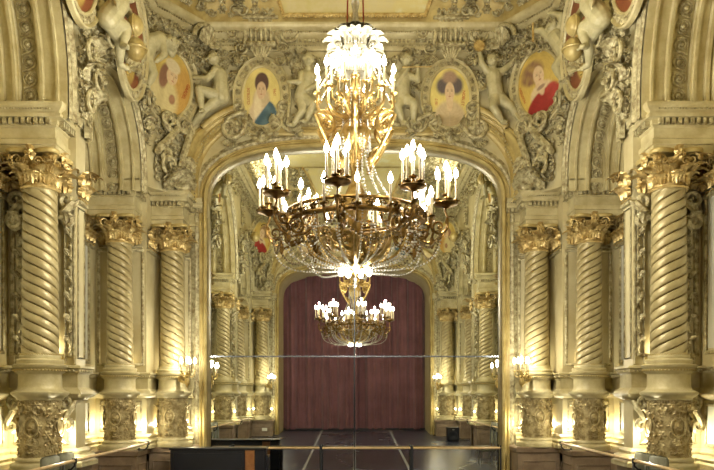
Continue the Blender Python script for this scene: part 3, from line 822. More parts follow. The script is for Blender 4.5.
def putto(label, M, J, wings=False, extra=None, sc=1.0, face=(0,0,1)):
    """J joint positions in wall-local metres: head, neck, chest, belly, hip, sL,eL,hL, sR,eR,hR, kL,fL, kR,fR"""
    o3 = M[:3,3]
    t = thing('cherub_figure', tuple(o3), label, 'sculpture', 'cream plaster cherubs around the portraits')
    R3 = np.eye(4); R3[:3,:3] = M[:3,:3]
    t.matrix_world = __import__('mathutils').Matrix(M.tolist())
    g = G(); j = {k:A(v) for k,v in J.items()}; s = sc
    hd = j['head']; r = .124*s
    g.add(ball(r,16,10,sx=.93,sy=1.08,sz=1.0), T(*hd))
    f = A(face)/np.linalg.norm(face)
    upv = A([0,1,0]); sd = np.cross(upv,f); sd /= np.linalg.norm(sd); upv = np.cross(f,sd)
    g.add(ball(r*.62,12,8), T(*(hd+f*r*.42-upv*r*.42)))                      # jaw and cheeks
    for q in (-1,1):
        g.add(ball(r*.32,8,6), T(*(hd+f*r*.72+sd*q*r*.42-upv*r*.3)))
        g.add(ball(r*.2,8,6,sx=1), T(*(hd+f*r*.93+sd*q*r*.33+upv*r*.1)))     # eyes
        g.add(ball(r*.26,8,6), T(*(hd+sd*q*r*.95-upv*r*.05)))               # ears
        g.add(capsule(hd+f*r*.92+sd*q*r*.12+upv*r*.28, hd+f*r*.84+sd*q*r*.55+upv*r*.26, r*.1, r*.08, 6))
    g.add(capsule(hd+f*r*.95+upv*r*.12, hd+f*r*1.12-upv*r*.12, r*.1, r*.17, 8)) # nose
    g.add(capsule(hd+f*r*.98-upv*r*.42-sd*r*.16, hd+f*r*.98-upv*r*.42+sd*r*.16, r*.1, r*.1, 6)); g.add(ball(r*.2,8,6), T(*(hd+f*r*.85-upv*r*.72)))
    g.add(capsule(j['neck'], hd-upv*r*.3, .055*s, .06*s))
    B = 1.22
    g.add(capsule(j['chest'], j['neck'], .115*s*B, .06*s*B)); g.add(capsule(j['chest'], j['belly'], .128*s*B, .125*s*B)); g.add(capsule(j['belly'], j['hip'], .13*s*B, .135*s*B))
    for q in 'LR':
        g.add(capsule(j['chest']*.6+j['neck']*.4, j['s'+q], .075*s*B, .066*s*B))
        g.add(capsule(j['s'+q], j['e'+q], .064*s*B, .05*s*B)); g.add(capsule(j['e'+q], j['h'+q], .053*s*B, .033*s*B))
        g.add(hand(j['h'+q], j['h'+q]-j['e'+q], .032*s))
        d_ = j['k'+q]-j['hip']; g.add(capsule(j['hip']+d_*.12, j['k'+q], .115*s*B, .07*s*B))
        g.add(capsule(j['k'+q], j['k'+q]*.55+j['f'+q]*.45, .068*s*B, .066*s*B)); g.add(capsule(j['k'+q]*.55+j['f'+q]*.45, j['f'+q], .066*s*B, .04*s*B))
        dd = j['f'+q]-j['k'+q]; dd /= np.linalg.norm(dd); ft = A([.0,-.35,.9])+A([.5*np.sign(dd[0]) if abs(dd[0])>.2 else .2,0,0]); ft /= np.linalg.norm(ft)
        g.add(capsule(j['f'+q]+dd*.02, j['f'+q]+dd*.02+ft*.085*s*B, .042*s*B, .034*s*B))
        for i in range(5): 
            sd2 = np.cross(ft, dd); sd2 /= np.linalg.norm(sd2)+1e-9
            g.add(ball((.017 if i else .022)*s*B,6,5), T(*(j['f'+q]+dd*.03+ft*(.125-.012*i)*s*B+sd2*(i-2)*.017*s*B)))
    b = remesh('body', g.sh(), FIG, t, .0105*max(1,s*.95), 5)
    h = G(); q_ = random.Random(int(abs(hd[0]*1000))+5)
    for i in range(46):
        v = A([q_.gauss(0,1),q_.gauss(0,1)+.5,q_.gauss(0,1)]); v /= np.linalg.norm(v)
        if np.dot(v,f) > .55 and np.dot(v,upv) < .75: continue
        if np.dot(v,upv) < -.3: continue
        h.add(volute(r*.26,1.2,.3,0,q_.choice([1,-1]),5,10,.4), T(*(hd+v*r*.98), rx=q_.uniform(-1,1), ry=q_.uniform(-1,1)))
    make('hair', h.sh(), ORN, t)
    if wings:
        w = G()
        for side in wings:
            for k in range(7):
                a = side*( .35+.22*k); w.add(leaf(.42-.03*k,.13,.12,1), T(*(j['chest']+A([side*.03,.06,-.06])), rz=-a, sz=1))
        make('wing', w.sh(), ORN, t)
    if extra: extra(t)
    return t
SC = 14.3/700
def L2(px, py, cx, cy, s=SC): return ((px-cx)*s, (cy-py)*s)
def pose(cx, cy, pts, s=SC):
    J = {}
    for k,(px,py,z) in pts.items():
        x,y = L2(px,py,cx,cy,s); J[k] = (x,y,z)
    return J
def at_end(px,py): return on_end((px-354.5)*14.3/700, (393-py)*14.3/700, 0)
EW = [
 ('cherub climbing on the ribbed moulding at the right edge of the turbaned portrait', (215,90), dict(head=(215.5,62,.25),neck=(218,70,.22),chest=(221,78,.2),belly=(222,88,.2),hip=(222,99,.18),
   sL=(217,74,.28),eL=(210,84,.34),hL=(198,82.5,.33),sR=(225,76,.16),eR=(214,80,.12),hR=(204,72,.14),kL=(202,95,.36),fL=(204,114,.32),kR=(207,112,.24),fR=(191,128,.16)), None, (-.75,-.1,.55)),
 ('winged cherub left of the upper candles, leaning away from the blue-robed portrait', (305,90), dict(head=(309,63,.24),neck=(309,71,.2),chest=(308,80,.18),belly=(305,89,.18),hip=(302,98,.16),
   sL=(302,77,.22),eL=(301,86,.28),hL=(292,86,.3),sR=(314,78,.2),eR=(318,88,.24),hR=(310,93,.32),kL=(314,108,.3),fL=(307,123,.26),kR=(303,113,.24),fR=(294,126,.2)), (-1,), (.5,-.1,.8)),
 ('cherub playing a long flute beside the dark-haired portrait', (406,92), dict(head=(406,63,.24),neck=(405,71,.2),chest=(403,81,.18),belly=(402,90,.18),hip=(402,99,.16),
   sL=(396,79,.2),eL=(397,88,.28),hL=(406,75,.33),sR=(410,79,.22),eR=(417,84,.28),hR=(417,74,.33),kL=(397,110,.28),fL=(402,124,.24),kR=(413,107,.3),fR=(413,124,.24)), (1,), (.4,.05,.8)),
 ('cherub with both arms raised, sitting on the arch moulding between two portraits', (495,90), dict(head=(491,64,.26),neck=(492,71,.22),chest=(493,79,.2),belly=(493,88,.2),hip=(495,97,.18),
   sL=(486,74,.22),eL=(480,67,.28),hL=(478,56,.3),sR=(501,74,.22),eR=(510,67,.26),hR=(518,58,.26),kL=(491,111,.32),fL=(501,124,.24),kR=(509,110,.26),fR=(522,125,.18)), None, (-.35,-.2,.8)),
]
putti = []
def stick(name, p, q, r, m):
    return lambda t: make(name, tube([p,A(p)*.5+A(q)*.5,q], r, 8), m, t)
for lab,(cx,cy),pts,w,fc in EW:
    M = at_end(cx,cy); J = pose(cx,cy,pts)
    ex = None
    if 'flute' in lab:
        a = L2(401,73,cx,cy); b = L2(430,73,cx,cy); ex = (lambda t,a=a,b=b: make('flute', tube([(a[0],a[1],.36),(b[0],b[1],.38)], .012, 8), GOLD, t))
    if 'raised' in lab:
        a = L2(477,52,cx,cy); ex = (lambda t,a=a: make('tambourine', G().add(lathe([(.0,0),(.1,0),(.11,.02),(.1,.04),(0,.04)],18), T(a[0],a[1],.34,rx=.2)).add(beads([(a[0]+.11*cos(q),a[1]+.11*sin(q),.37) for q in np.linspace(0,6.28,20)],.014,.05)).sh(), GOLD, t))
    putti.append(putto(lab, M, J, w, ex, 1.0, fc))
for p in putti[:]: pass
# figures on the slanting corners
def at_cant(t, z, side):
    M = on_cant(t, z)
    if side > 0:
        e = A([CB[0]-CA[0], CB[1]-CA[1]]); e /= np.linalg.norm(e); nn = A([e[1],-e[0]])
        M = np.eye(4); M[:3,0] = (e[0],-e[1],0); M[:3,1] = (0,0,1); M[:3,2] = (-nn[0],nn[1],0); p = CA+(CB-CA)*t; M[:3,3] = (-p[0],p[1],z)
    return M
putto('cherub bending over the turbaned portrait on the left slanting corner', at_cant(-.14,6.2,-1),
  dict(head=(.42,.42,.42),neck=(.33,.42,.4),chest=(.2,.40,.34),belly=(.02,.28,.3),hip=(-.04,.06,.24),sL=(.22,.33,.42),eL=(.24,.12,.46),hL=(.12,-.02,.46),sR=(.27,.40,.34),eR=(.5,.26,.36),hR=(.54,.42,.44),kL=(.06,-.26,.36),fL=(-.02,-.52,.3),kR=(-.06,-.22,.22),fR=(-.1,-.5,.14)), None, None, 1.05, (.5,-.5,.7))
putto('cherub leaning back with a golden rod above the red-dressed portrait', at_cant(-.2,6.2,1),
  dict(head=(-.2,.62,.36),neck=(-.2,.5,.34),chest=(-.16,.40,.32),belly=(-.06,.22,.3),hip=(.04,.04,.26),sL=(-.3,.46,.36),eL=(-.42,.62,.42),hL=(-.56,.66,.46),sR=(-.08,.5,.3),eR=(-.04,.76,.34),hR=(-.22,.86,.4),kL=(-.12,-.16,.38),fL=(-.02,-.42,.34),kR=(.14,-.22,.26),fR=(.10,-.52,.18)), None,
  lambda t: make('rod', tube([(-.56,.80,.5),(-.56,.45,.5)], .022, 8), GOLD, t), 1.05, (-.6,-.2,.7))
# figures on the side walls
def side_M(y,z,s):
    M = on_side(y,z)
    if s > 0:
        M = np.eye(4); M[:3,0] = (0,-1,0); M[:3,1] = (0,0,1); M[:3,2] = (-1,0,0); M[:3,3] = (3.95,y,z)
    return M
def sj(J, s): return {k:(v[0]*(-1 if s>0 else 1), v[1], v[2]) for k,v in J.items()}
SJ = dict(head=(.1,.55,.5),neck=(.06,.44,.46),chest=(.0,.34,.42),belly=(-.1,.18,.38),hip=(-.18,.02,.32),sL=(-.12,.4,.42),eL=(-.3,.34,.46),hL=(-.32,.16,.5),sR=(.12,.38,.44),eR=(.34,.30,.5),hR=(.36,.12,.54),kL=(.12,.04,.5),fL=(.04,-.26,.46),kR=(.2,-.12,.36),fR=(.42,-.36,.3))
for s, nm in ((-1,'left'),(1,'right')):
    def drumx(t, s=s):
        q = -1 if s>0 else 1
        make('kettle_drum', G().add(ball(.15,18,10,sz=.8), T(q*.2,.12,.6)).add(tube([(q*.2+.15*cos(a),.12+.15*sin(a),.6) for a in np.linspace(0,2*pi,20)[:-1]],.018,6,True)).sh(), OCHRE, t)
        make('drumstick', tube([(q*.5,.0,.66),(q*.1,.55,.62)], .014, 7), FIG, t)
    putto('cherub with a golden drum and stick, high on the %s side wall' % nm, side_M(10.5,5.5,s), sj(SJ,s), None, drumx, 1.0, (.3*(-1 if s>0 else 1),-.1,.8))

# ================================================================== PORTRAITS
def ell(x,y,cx,cy,rx,ry,soft=.12):
    d = sqrt(((x-cx)/rx)**2+((y-cy)/ry)**2); return min(1,max(0,(1-d)/soft+.5))
def mixc(a,b,t): return tuple(a[i]*(1-t)+b[i]*t for i in range(3))
def noise(x,y,k): return .5+.25*sin(x*k+1.3*sin(y*k*.7+k))+.25*sin(y*k*1.3+1.7*sin(x*k*.9+2*k))
def paint(kind, x, y):
    c = lambda *v: srgb(*v)[:3]
    bg = mixc(c(214,190,104), c(190,164,86), noise(x,y,5))
    if kind == 'robe':
        bg = mixc(c(228,212,140), c(210,194,122), noise(x,y,4)); col = bg
        col = mixc(col, c(196,176,140), ell(x,y,-.02,-.2,.46,.52,.3))
        col = mixc(col, c(208,188,152), ell(x,y,-.2,-.62,.5,.45,.3))
        col = mixc(col, c(228,214,178), ell(x,y,-.22,-.4,.2,.6,.4)*.7); col = mixc(col, mixc(c(58,88,104),c(92,120,130),noise(x,y,8)), ell(x,y,.22,-.78,.62,.66,.1)*min(1,max(0,(-.86+(x+.42)*.84-y)*14+.5)))
        col = mixc(col, c(86,62,58), ell(x,y,0,.46,.37,.36,.15)); col = mixc(col, c(212,184,150), ell(x,y,-.02,.2,.25,.3,.15))
        fx,fy,fs = -.02,.2,1
    elif kind == 'turban':
        col = mixc(bg, c(196,156,84), ell(x,y,.55,.0,.45,.9,.6)); col = mixc(col, c(206,192,140), ell(x,y,-.15,-.62,.68,.7,.3))
        col = mixc(col, c(184,168,120), ell(x,y,-.3,-.8,.16,.5,.6)*.5)
        col = mixc(col, c(136,98,76), ell(x,y,-.36,.08,.22,.4,.3)); col = mixc(col, c(160,120,90), ell(x,y,.22,-.44,.15,.15,.3))
        col = mixc(col, c(214,188,148), ell(x,y,-.02,.24,.26,.29,.15)); col = mixc(col, c(212,198,160), ell(x,y,-.08,.55,.36,.2,.2))
        fx,fy,fs = .05,.22,1
    elif kind == 'hair':
        bg = mixc(c(230,214,134), c(214,198,118), noise(x,y,4)); col = mixc(bg, c(200,180,142), ell(x,y,0,-.85,.85,.75,.2))
        col = mixc(col, c(170,150,112), ell(x,y,.1,-1.0,.7,.4,.4)); col = mixc(col, c(176,160,138), ell(x,y,0,-.55,.03,.5,1)*.4)
        col = mixc(col, c(98,88,92), ell(x,y,-.34,.38,.32,.28,.5)); col = mixc(col, c(98,88,92), ell(x,y,.34,.4,.32,.3,.5)); col = mixc(col, c(166,138,118), ell(x,y,0,.68,.36,.22,.5))
        col = mixc(col, c(212,188,150), ell(x,y,0,-.12,.17,.36,.2)); col = mixc(col, c(216,190,154), ell(x,y,0,.18,.24,.33,.15)); fx,fy,fs = 0,.16,1
    elif kind == 'red':
        bg = mixc(c(214,188,100), c(196,170,92), noise(x,y,4)); col = mixc(bg, c(214,194,156), ell(x,y,.05,-.32,.55,.3,.2))
        col = mixc(col, c(150,44,42), ell(x,y,.1,-.78,.95,.5,.1)); col = mixc(col, c(176,66,58), ell(x,y,.5,-.5,.32,.26,.3)); col = mixc(col, c(140,30,32), noise(x,y,9)*ell(x,y,.1,-.78,.9,.45,.2)*.6)
        col = mixc(col, c(134,98,80), ell(x,y,-.15,.42,.55,.36,.3)*(.6+.4*noise(x,y,14))); col = mixc(col, c(214,188,152), ell(x,y,.08,.0,.2,.42,.2)); col = mixc(col, c(218,192,156), ell(x,y,.1,.22,.25,.3,.15))
        col = mixc(col, c(120,90,84), max(0,ell(x,y,.08,-.17,.2,.06,.4)*.7)); fx,fy,fs = .12,.2,1
    else: # figure on a brown-red ground
        col = mixc(c(112,58,36), c(136,78,48), noise(x,y,4)); col = mixc(col, c(196,172,92), ell(x,y,.1,-.35,.38,.6,.25)); col = mixc(col, c(206,178,128), ell(x,y,0,.3,.2,.24,.2))
        col = mixc(col, c(160,126,66), ell(x,y,.2,-.6,.14,.5,.5)*.6); col = mixc(col, c(96,66,40), ell(x,y,-.02,.5,.22,.14,.3)); fx,fy,fs = 0,.3,.8
    dk = c(96,66,54)
    for q in (-1,1):
        col = mixc(col, dk, ell(x,y,fx+q*.1*fs,fy+.05,.055*fs,.02,.6)*.55); col = mixc(col, dk, ell(x,y,fx+q*.1*fs,fy+.1,.07*fs,.012,.8)*.35)
    col = mixc(col, c(170,130,100), ell(x,y,fx+.01,fy-.03,.025*fs,.06,.8)*.6); col = mixc(col, c(166,84,70), ell(x,y,fx,fy-.13,.06*fs,.02,.7)*.8)
    return col
def portrait_mesh(kind, rx, ry):
    n, m = 44, 84; V = [(0,0,.015)]; C = [(*paint(kind,0,0),1)]; F = []
    for i in range(1,n+1):
        for j in range(m):
            a = 2*pi*j/m; u = i/n*cos(a); v = i/n*sin(a); V.append((u*rx, v*ry, .015*(1-(i/n)**2)+.01)); C.append((*paint(kind,u,v),1))
    for j in range(m): F.append((0,1+j,1+(j+1)%m))
    for i in range(n-1):
        for j in range(m): F.append((1+i*m+j, 1+(i+1)*m+j, 1+(i+1)*m+(j+1)%m, 1+i*m+(j+1)%m))
    return (A(V),F), C
def oval_frame(rx, ry, w):
    P = []; N = []; n = 64
    for i in range(n+1):
        a = 2*pi*i/n; P.append(A([rx*cos(a), ry*sin(a)])); v = A([cos(a)*ry, sin(a)*rx]); N.append(v/np.linalg.norm(v))
    g = G(); g.add(sweep2(P,N,[(-.01,.0),(-.01,.03),(.015,.05),(.03,.05),(.04,.035),(.05,.02),(w-.06,.02),(w-.045,.05),(w-.02,.07),(w,.05),(w+.005,-.02)], lambda x,y,h:(x,y,h)))
    st = G(); mid = w/2; k = int(2*pi*sqrt((rx*rx+ry*ry)/2)/.135)
    for i in range(k):
        a = 2*pi*i/k; v = A([cos(a)*ry, sin(a)*rx]); v /= np.linalg.norm(v)
        x,y = rx*cos(a)+v[0]*mid, ry*sin(a)+v[1]*mid
        st.add(rosette(.045,6,.5), T(x,y,.02)); st.add(tube([(x+.056*cos(b),y+.056*sin(b),.026) for b in np.linspace(0,2*pi,11)[:-1]],.009,5,True))
    return g.sh(), st.sh()
def text_part(s, size, x, y, rot, parent, z=.03):
    cu = bpy.data.curves.new('t','FONT'); cu.body = s; cu.size = size; cu.align_x = 'CENTER'; cu.align_y = 'CENTER'; cu.extrude = .001
    o = bpy.data.objects.new('t', cu); COL.objects.link(o); bpy.context.view_layer.update()
    me = bpy.data.meshes.new_from_object(o.evaluated_get(bpy.context.evaluated_depsgraph_get()))
    bpy.data.objects.remove(o); me.materials.clear(); me.materials.append(TEXTM)
    q = bpy.data.objects.new('lettering', me); COL.objects.link(q); q.parent = parent; q.location = (x,y,z); q.rotation_euler = (0,0,rot); return q
from mathutils import Matrix
def medallion(kind, M, rx, ry, w, label, cat='portrait', texts=(), roll=0, crown=False, grp='oval portraits on the upper walls'):
    t = thing('portrait_medallion', (0,0,0), label, cat, grp); t.matrix_world = Matrix((M@T(rz=roll)).tolist())
    sh, C = portrait_mesh(kind, rx, ry); make('painting', sh, PAINT, t, cols=C)
    f, st = oval_frame(rx, ry, w); make('frame', f, STONE, t, auto=.6); make('frame_rosettes', st, ORN, t)
    for (s,sz,x,y,r) in texts: text_part(s,sz,x,y,r,t)
    if crown:
        g = G()
        lo = G(); g.add(shell(.30,7,1.6), T(0,ry+.02,.05,sy=1.2)); 
        for q in (-1,1):
            g.add(volute(.13,1.4,.2,.06,q,7,24,.3), T(q*.42,ry+.34,.05)); g.add(volute(.11,1.4,.2,.05,-q,7,22,.3), T(q*.36,ry+.1,.05))
            g.add(volute(.20,1.2,.2,.08,-q,8,28,.3), T(q*.55,ry+.62,.06)); g.add(tube([(q*.58,ry+.83,.12),(q*.36,ry+.80,.16),(q*.3,ry+.55,.14),(q*.36,ry+.38,.1)],[.05,.055,.05,.03],8))
            g.add(rosette(.12,6,.5), T(q*.55,ry+.62,.1)); g.add(tube([(q*.55+.24*cos(a),ry+.6+.27*sin(a),.1) for a in np.linspace(0,pi,16)],.035,8))
            g.add(leaf(.3,.2,.7), T(q*.35,ry+.15,.05,rz=-q*1.9)); g.add(leaf(.34,.22,.6), T(q*(rx+w-.02),ry*.55,.03,rz=-q*2.6))
            lo.add(sscroll(.42,.14,.035,q), T(q*(rx+w-.05),-ry*.72,.02,rz=q*.55)); lo.add(leaf(.36,.22,.8), T(q*(rx+.02),-ry*.95,.04,rz=q*1.2))
            lo.add(leaf(.3,.2,.9), T(q*.12,-ry-w*.6,.06,rz=q*2.2)); lo.add(rosette(.07,5,.6), T(q*.28,-ry-w*.8,.06))
        g.add(box(-.30,.30,ry+.36,ry+.44,0,.22,.01)); g.add(beads([(-.26,ry+.40,.23),(.26,ry+.40,.23)],.02,.07))
        g.add(box(-.36,.36,ry+.86,ry+.92,0,.3,.01)); g.add(box(-.30,.30,ry+.92,ry+1.0,0,.26,.01))
        for i in range(5): g.add(tube([(-.2+.1*i,ry+.46,.14),(-.2+.1*i,ry+.66,.2),(-.2+.1*i,ry+.85,.24)],[.032,.036,.045],7))
        for i in range(6): g.add(ball(.04,7,5,sy=1.4), T(-.25+.1*i,ry+1.05,.25))
        lo.add(leaf(.3,.24,1.0), T(0,-ry-.02,.05,rz=pi)); lo.add(ball(.09,12,7,sy=1.5), T(0,-ry-w-.02,.06)); lo.add(shell(.22,5,2.2), T(0,-ry-w+.05,.03,rz=pi))
        make('scrolled_crest', g.sh(), ORN, t, auto=.9); make('lower_scrollwork', lo.sh(), ORN, t, auto=.9)
    return t
E = lambda px,py: ((px-354.5)*14.35/700, (393-py)*14.35/700)
x,z = E(262,97); m2 = medallion('robe', on_end(x,z,.06), .385,.60,.22, 'oval portrait of a short-haired sitter in a blue robe on a yellow ground', texts=(('CLOTILDE',.075,-.27,.0,pi/2),('1793',.075,.27,.08,pi/2)), crown=True)
x,z = E(449.5,98); m3 = medallion('hair', on_end(x,z,.06), .41,.61,.20, 'oval portrait of a bare-shouldered woman with dark puffed hair', texts=(('NOBLET',.085,.275,-.02,pi/2-.1+pi),('1817',.075,-.27,-.1,pi/2)), crown=True)
m1 = medallion('turban', at_cant(.38,6.05,-1)@T(0,0,.05), .50,.66,.20, 'oval portrait of a woman in a cream turban on the left slanting corner', texts=(('GARDEL',.1,.36,.06,-pi/2-.15),), roll=-.28)
m4 = medallion('red', at_cant(.38,6.05,1)@T(0,0,.05), .50,.66,.20, 'oval portrait of a woman in a red dress on the right slanting corner', texts=(('MONTESSU',.075,-.4,.0,pi/2+.12),('1820',.075,.42,.05,pi/2-.1)), roll=.28)
sides = []
for s, nm in ((-1,'left'),(1,'right')):
    q = -1 if s > 0 else 1
    sides.append(medallion('brown', side_M(11.95,6.0,s)@T(0,0,.14), .60,.86,.2, 'tilted oval picture on red-brown ground above the narrow arch of the %s wall' % nm, 'painting', roll=-q*.35, grp='tilted oval pictures on the side walls'))
    sides.append(medallion('brown', side_M(9.8,6.08,s)@T(0,0,.14), .52,.82,.2, 'tilted oval picture cut by the top edge above the large near column on the %s' % nm, 'painting', roll=-q*.35, grp='tilted oval pictures on the side walls'))
rear(m2,'oval portrait right of the curtain arch, seen only in the mirror'); rear(m3,'oval portrait left of the curtain arch, seen only in the mirror')
rear(m1,'oval portrait on the rear right slanting corner, seen only in the mirror'); rear(m4,'oval portrait on the rear left slanting corner, seen only in the mirror')

# ================================================================== RELIEF ON THE WALLS
g = G()
g.add(scrollwork(.75,1.5,21,.2,True), on_cant(.36,4.75,.05))           # foliage above the far columns
for k in range(7): g.add(leaf(.5,.32,.8), on_cant(.42,4.05,.1)@T(rz=(k-3)*.42))
for q in (-1,1):
    g.add(volute(.22,1.5,.2,.1,q,7,26,.4), on_cant(.42,4.4,.1)@T(q*.2,0,0)); g.add(sscroll(.7,.2,.06,q), on_cant(.42,4.9,.12)@T(q*.22,0,0,rz=q*.2))
    g.add(volute(.17,1.5,.2,.1,-q,7,24,.4), on_cant(.42,5.25,.1)@T(q*.24,0,0))
quad(g.sh(), ORN)
g = G()
g.add(scrollwork(1.5,.75,23,.2,True), on_cant(.5,6.98,.12))               # crest over the corner portraits
g.add(xf(beads([(.5*cos(a),.42*sin(a)-.1,.3) for a in np.linspace(pi*1.05,pi*1.95,30)],.03,.07), on_cant(.75,7.2,.05)))
g.add(tube([(.42*cos(a),.34*sin(a),.3) for a in np.linspace(0,pi,20)],.05,8), on_cant(.95,7.05,.05)); g.add(shell(.34,9,3.0), on_cant(.95,7.0,.25))
quad(g.sh(), ORN)
g = G()  # end wall fields
g.add(scrollwork(.85,.62,31,.19,False), on_end(-3.2,6.72,.05)); g.add(scrollwork(.5,.4,32,.16,False), on_end(-1.45,6.9,.03))
for i in range(9):
    a = i/8; g.add(leaf(.22,.15,.7), on_end(-1.35+a*1.25,7.0-.34*sin(a*pi*.5),.05)@T(rz=-1.7))
g.add(beads([(-1.35+a*1.3, 14.33, 7.02-.5*a**1.5+.0) for a in np.linspace(0,1,30)], .022,.06))
g.add(beads([(-.8*cos(a)*.85, 14.33, 6.1+.75*sin(a)) for a in np.linspace(.35,pi/2,24)], .02,.055))
g.add(tube([(-.82*cos(a), 14.36, 6.15+.78*sin(a)) for a in np.linspace(0,pi/2,24)], .03,6))
for i in range(5): g.add(leaf(.3,.2,.6), on_end(-1.22,5.85+i*.18,.02)@T(rz=-.9+.25*i))
g.add(scrollwork(.9,.5,37,.2,False), on_end(-.5,5.95,.02)@T(-.1,0,0))
quad(g.sh(), ORN)
# centre crest over the opening
g = G()
g.add(shell(.42,9,2.6), on_end(0,6.75,.1)); g.add(scrollwork(.9,.6,41,.2,True), on_end(0,7.1,.12))
for q in (-1,1): g.add(volute(.2,1.4,.2,.1,q,8,24,.3), on_end(q*.42,6.8,.08)); g.add(sscroll(.6,.18,.05,q), on_end(q*.3,6.3,.05))
o = struct('trim_centre_crest', g.sh(), ORN); rear(o)
# side walls: foliage on the pier between arches, along the extrados and around ovals
g = G()
g.add(scrollwork(.52,1.35,51,.17,True), on_side(10.08,4.6,.06)@T(-.02,0,0))
for i in range(3):
    g.add(volute(.17,1.5,.22,.1,1 if i%2 else -1,7,24,.5), on_side(10.05+(.14 if i%2 else -.14),4.15+i*.36,.1)); g.add(leaf(.4,.24,.9), on_side(10.05,4.1+i*.38,.12)@T(rz=.5 if i%2 else -.5))
quad(g.sh(), ORN)
g = G()
yc,a,b,zs = 11.685,1.235,1.3,ZS+.1
for i in range(13):
    t = pi*(i+.5)/13; y = yc+(a+.36)*cos(t); z = zs+(b+.36)*sin(t)
    if y > 13.1 or y < 10.35: continue
    g.add(cluster(.2,i), on_side(y,z,.05)@T(rz=t)); 
    if i%2: g.add(volute(.17,1.5,.22,.1,1 if y<yc else -1,7,24,.5), on_side(y,z+.1,.12))
# keystone scroll (console) above the narrow arch
def keyst(M):
    w = .42; P = []
    k = G()
    for i in range(26):
        t = i/25; an = -pi/2+t*1.75*pi; r = .26*(1-.35*t); P.append((r*cos(an)+.30, r*sin(an)+.26))
    return P
kp = [(0.06,-.55),(.12,-.35),(.16,-.15),(.24,.0),(.38,.08),(.5,.2),(.52,.38),(.42,.5),(.28,.5),(.2,.4),(.24,.3),(.33,.3)]
kk = [(x,z) for x,z in kp]; Vk = []; Fk = []
for (o_,z_) in kk:
    Vk += [(-.2,z_,o_),(.2,z_,o_)]
for i in range(len(kk)-1): Fk.append((2*i,2*i+1,2*i+3,2*i+2))
for zo in ():
    g.add((A(Vk),Fk), on_side(11.6,zo,.02)); 
    for q in (-1,1): g.add(tube([(q*.2,z_,o_) for o_,z_ in kk],.035,6), on_side(11.6,zo,.02))
    g.add(volute(.16,1.5,.2,.02,1,7,24,.2), on_side(11.6,zo+.3,.3)@T(-.22,0,0,ry=-pi/2)); g.add(leaf(.6,.34,.6), on_side(11.6,zo-.5,.12)); g.add(rosette(.12,7,.5), on_side(11.36,zo+.3,.35)@T(ry=-pi/2))
g.add(shell(.36,9,2.8), on_side(11.68,5.42,.1))
g.add(scrollwork(2.9,.42,53,.17,True), on_side(11.7,5.45,.04))
g.add(scrollwork(.5,.9,58,.17,True), on_side(10.62,5.0,.04)); g.add(scrollwork(.36,.8,59,.15,True), on_side(13.05,5.1,.04))
g.add(scrollwork(4.6,.5,54,.2,True), on_side(11.2,6.95,.04)); g.add(scrollwork(.4,1.0,55,.17,True), on_side(10.8,6.3,.02))
quad(g.sh(), ORN)
g = G(); g.add(ball(.17,16,10,sy=1.1,sz=.9), on_side(11.3,5.55,.42)); g.add(xf(tube([(.17*cos(t),0,.17*sin(t)) for t in np.linspace(0,2*pi,20)[:-1]],.02,6,True), on_side(11.3,5.55,.42)))
quad(g.sh(), OCHRE)
g = G(); g.add(scrollwork(3.6,.9,56,.26,True), on_side(YC,7.0-.05,.03)); quad(g.sh(), ORN, rearside=False)

# ================================================================== CHANDELIER
CH = (.01,8.26)
CZ = 1.36
ch = thing('chandelier', (CH[0],CH[1],CZ), 'huge gilt bronze and crystal chandelier with many lit candles', 'chandelier')
def cpart(name, sh, m, auto=None): return make(name, (sh[0]-A([0,0,CZ]), sh[1]), m, ch, auto=auto)
cr = random.Random(3)
def ring(r,z,n=40,ph=0): return [(r*cos(ph+2*pi*i/n), r*sin(ph+2*pi*i/n), z) for i in range(n)]
# suspension
cpart('suspension_rod', lathe([(.03,4.3),(.045,4.32),(.03,4.5),(.05,4.6),(.028,4.7),(.028,8.55)],12), CRYST)
for q in (-1,1): cpart('hanging_cord', tube([(q*.10,0,4.1),(q*.085,0,5),(q*.075,0,8.56)], .010, 6), CORD)
g = G(); g.add(lathe([(.14,3.75),(.2,3.85),(.22,4.0),(.16,4.1),(.12,4.2),(.07,4.3),(.03,4.36)],24))
for k in range(12): g.add(leaf(.28,.15,1.0), T(rz=2*pi*k/12)@on_end(0,4.02,.19,0)); g.add(leaf(.22,.13,1.0), T(rz=2*pi*(k+.5)/12)@on_end(0,4.14,.12,0)); g.add(leaf(.3,.15,.9), T(rz=2*pi*k/12)@on_end(0,3.75,.15,0))
for k in range(8): g.add(volute(.08,1.4,.2,0,1,6,20,.1), T(rz=2*pi*k/8)@T(.26,0,3.98,rx=pi/2))
cpart('crown', g.sh(), CROWN)
# stem: baluster
cpart('stem', lathe([(.02,1.5),(.06,1.6),(.05,1.9),(.12,2.05),(.18,2.2),(.12,2.35),(.06,2.5),(.05,2.7),(.09,2.8),(.16,2.95),(.19,3.05),(.15,3.15),(.08,3.2),(.07,3.3),(.12,3.4),(.13,3.5),(.06,3.6),(.06,3.75),(.14,3.8)],24), CHGOLD)
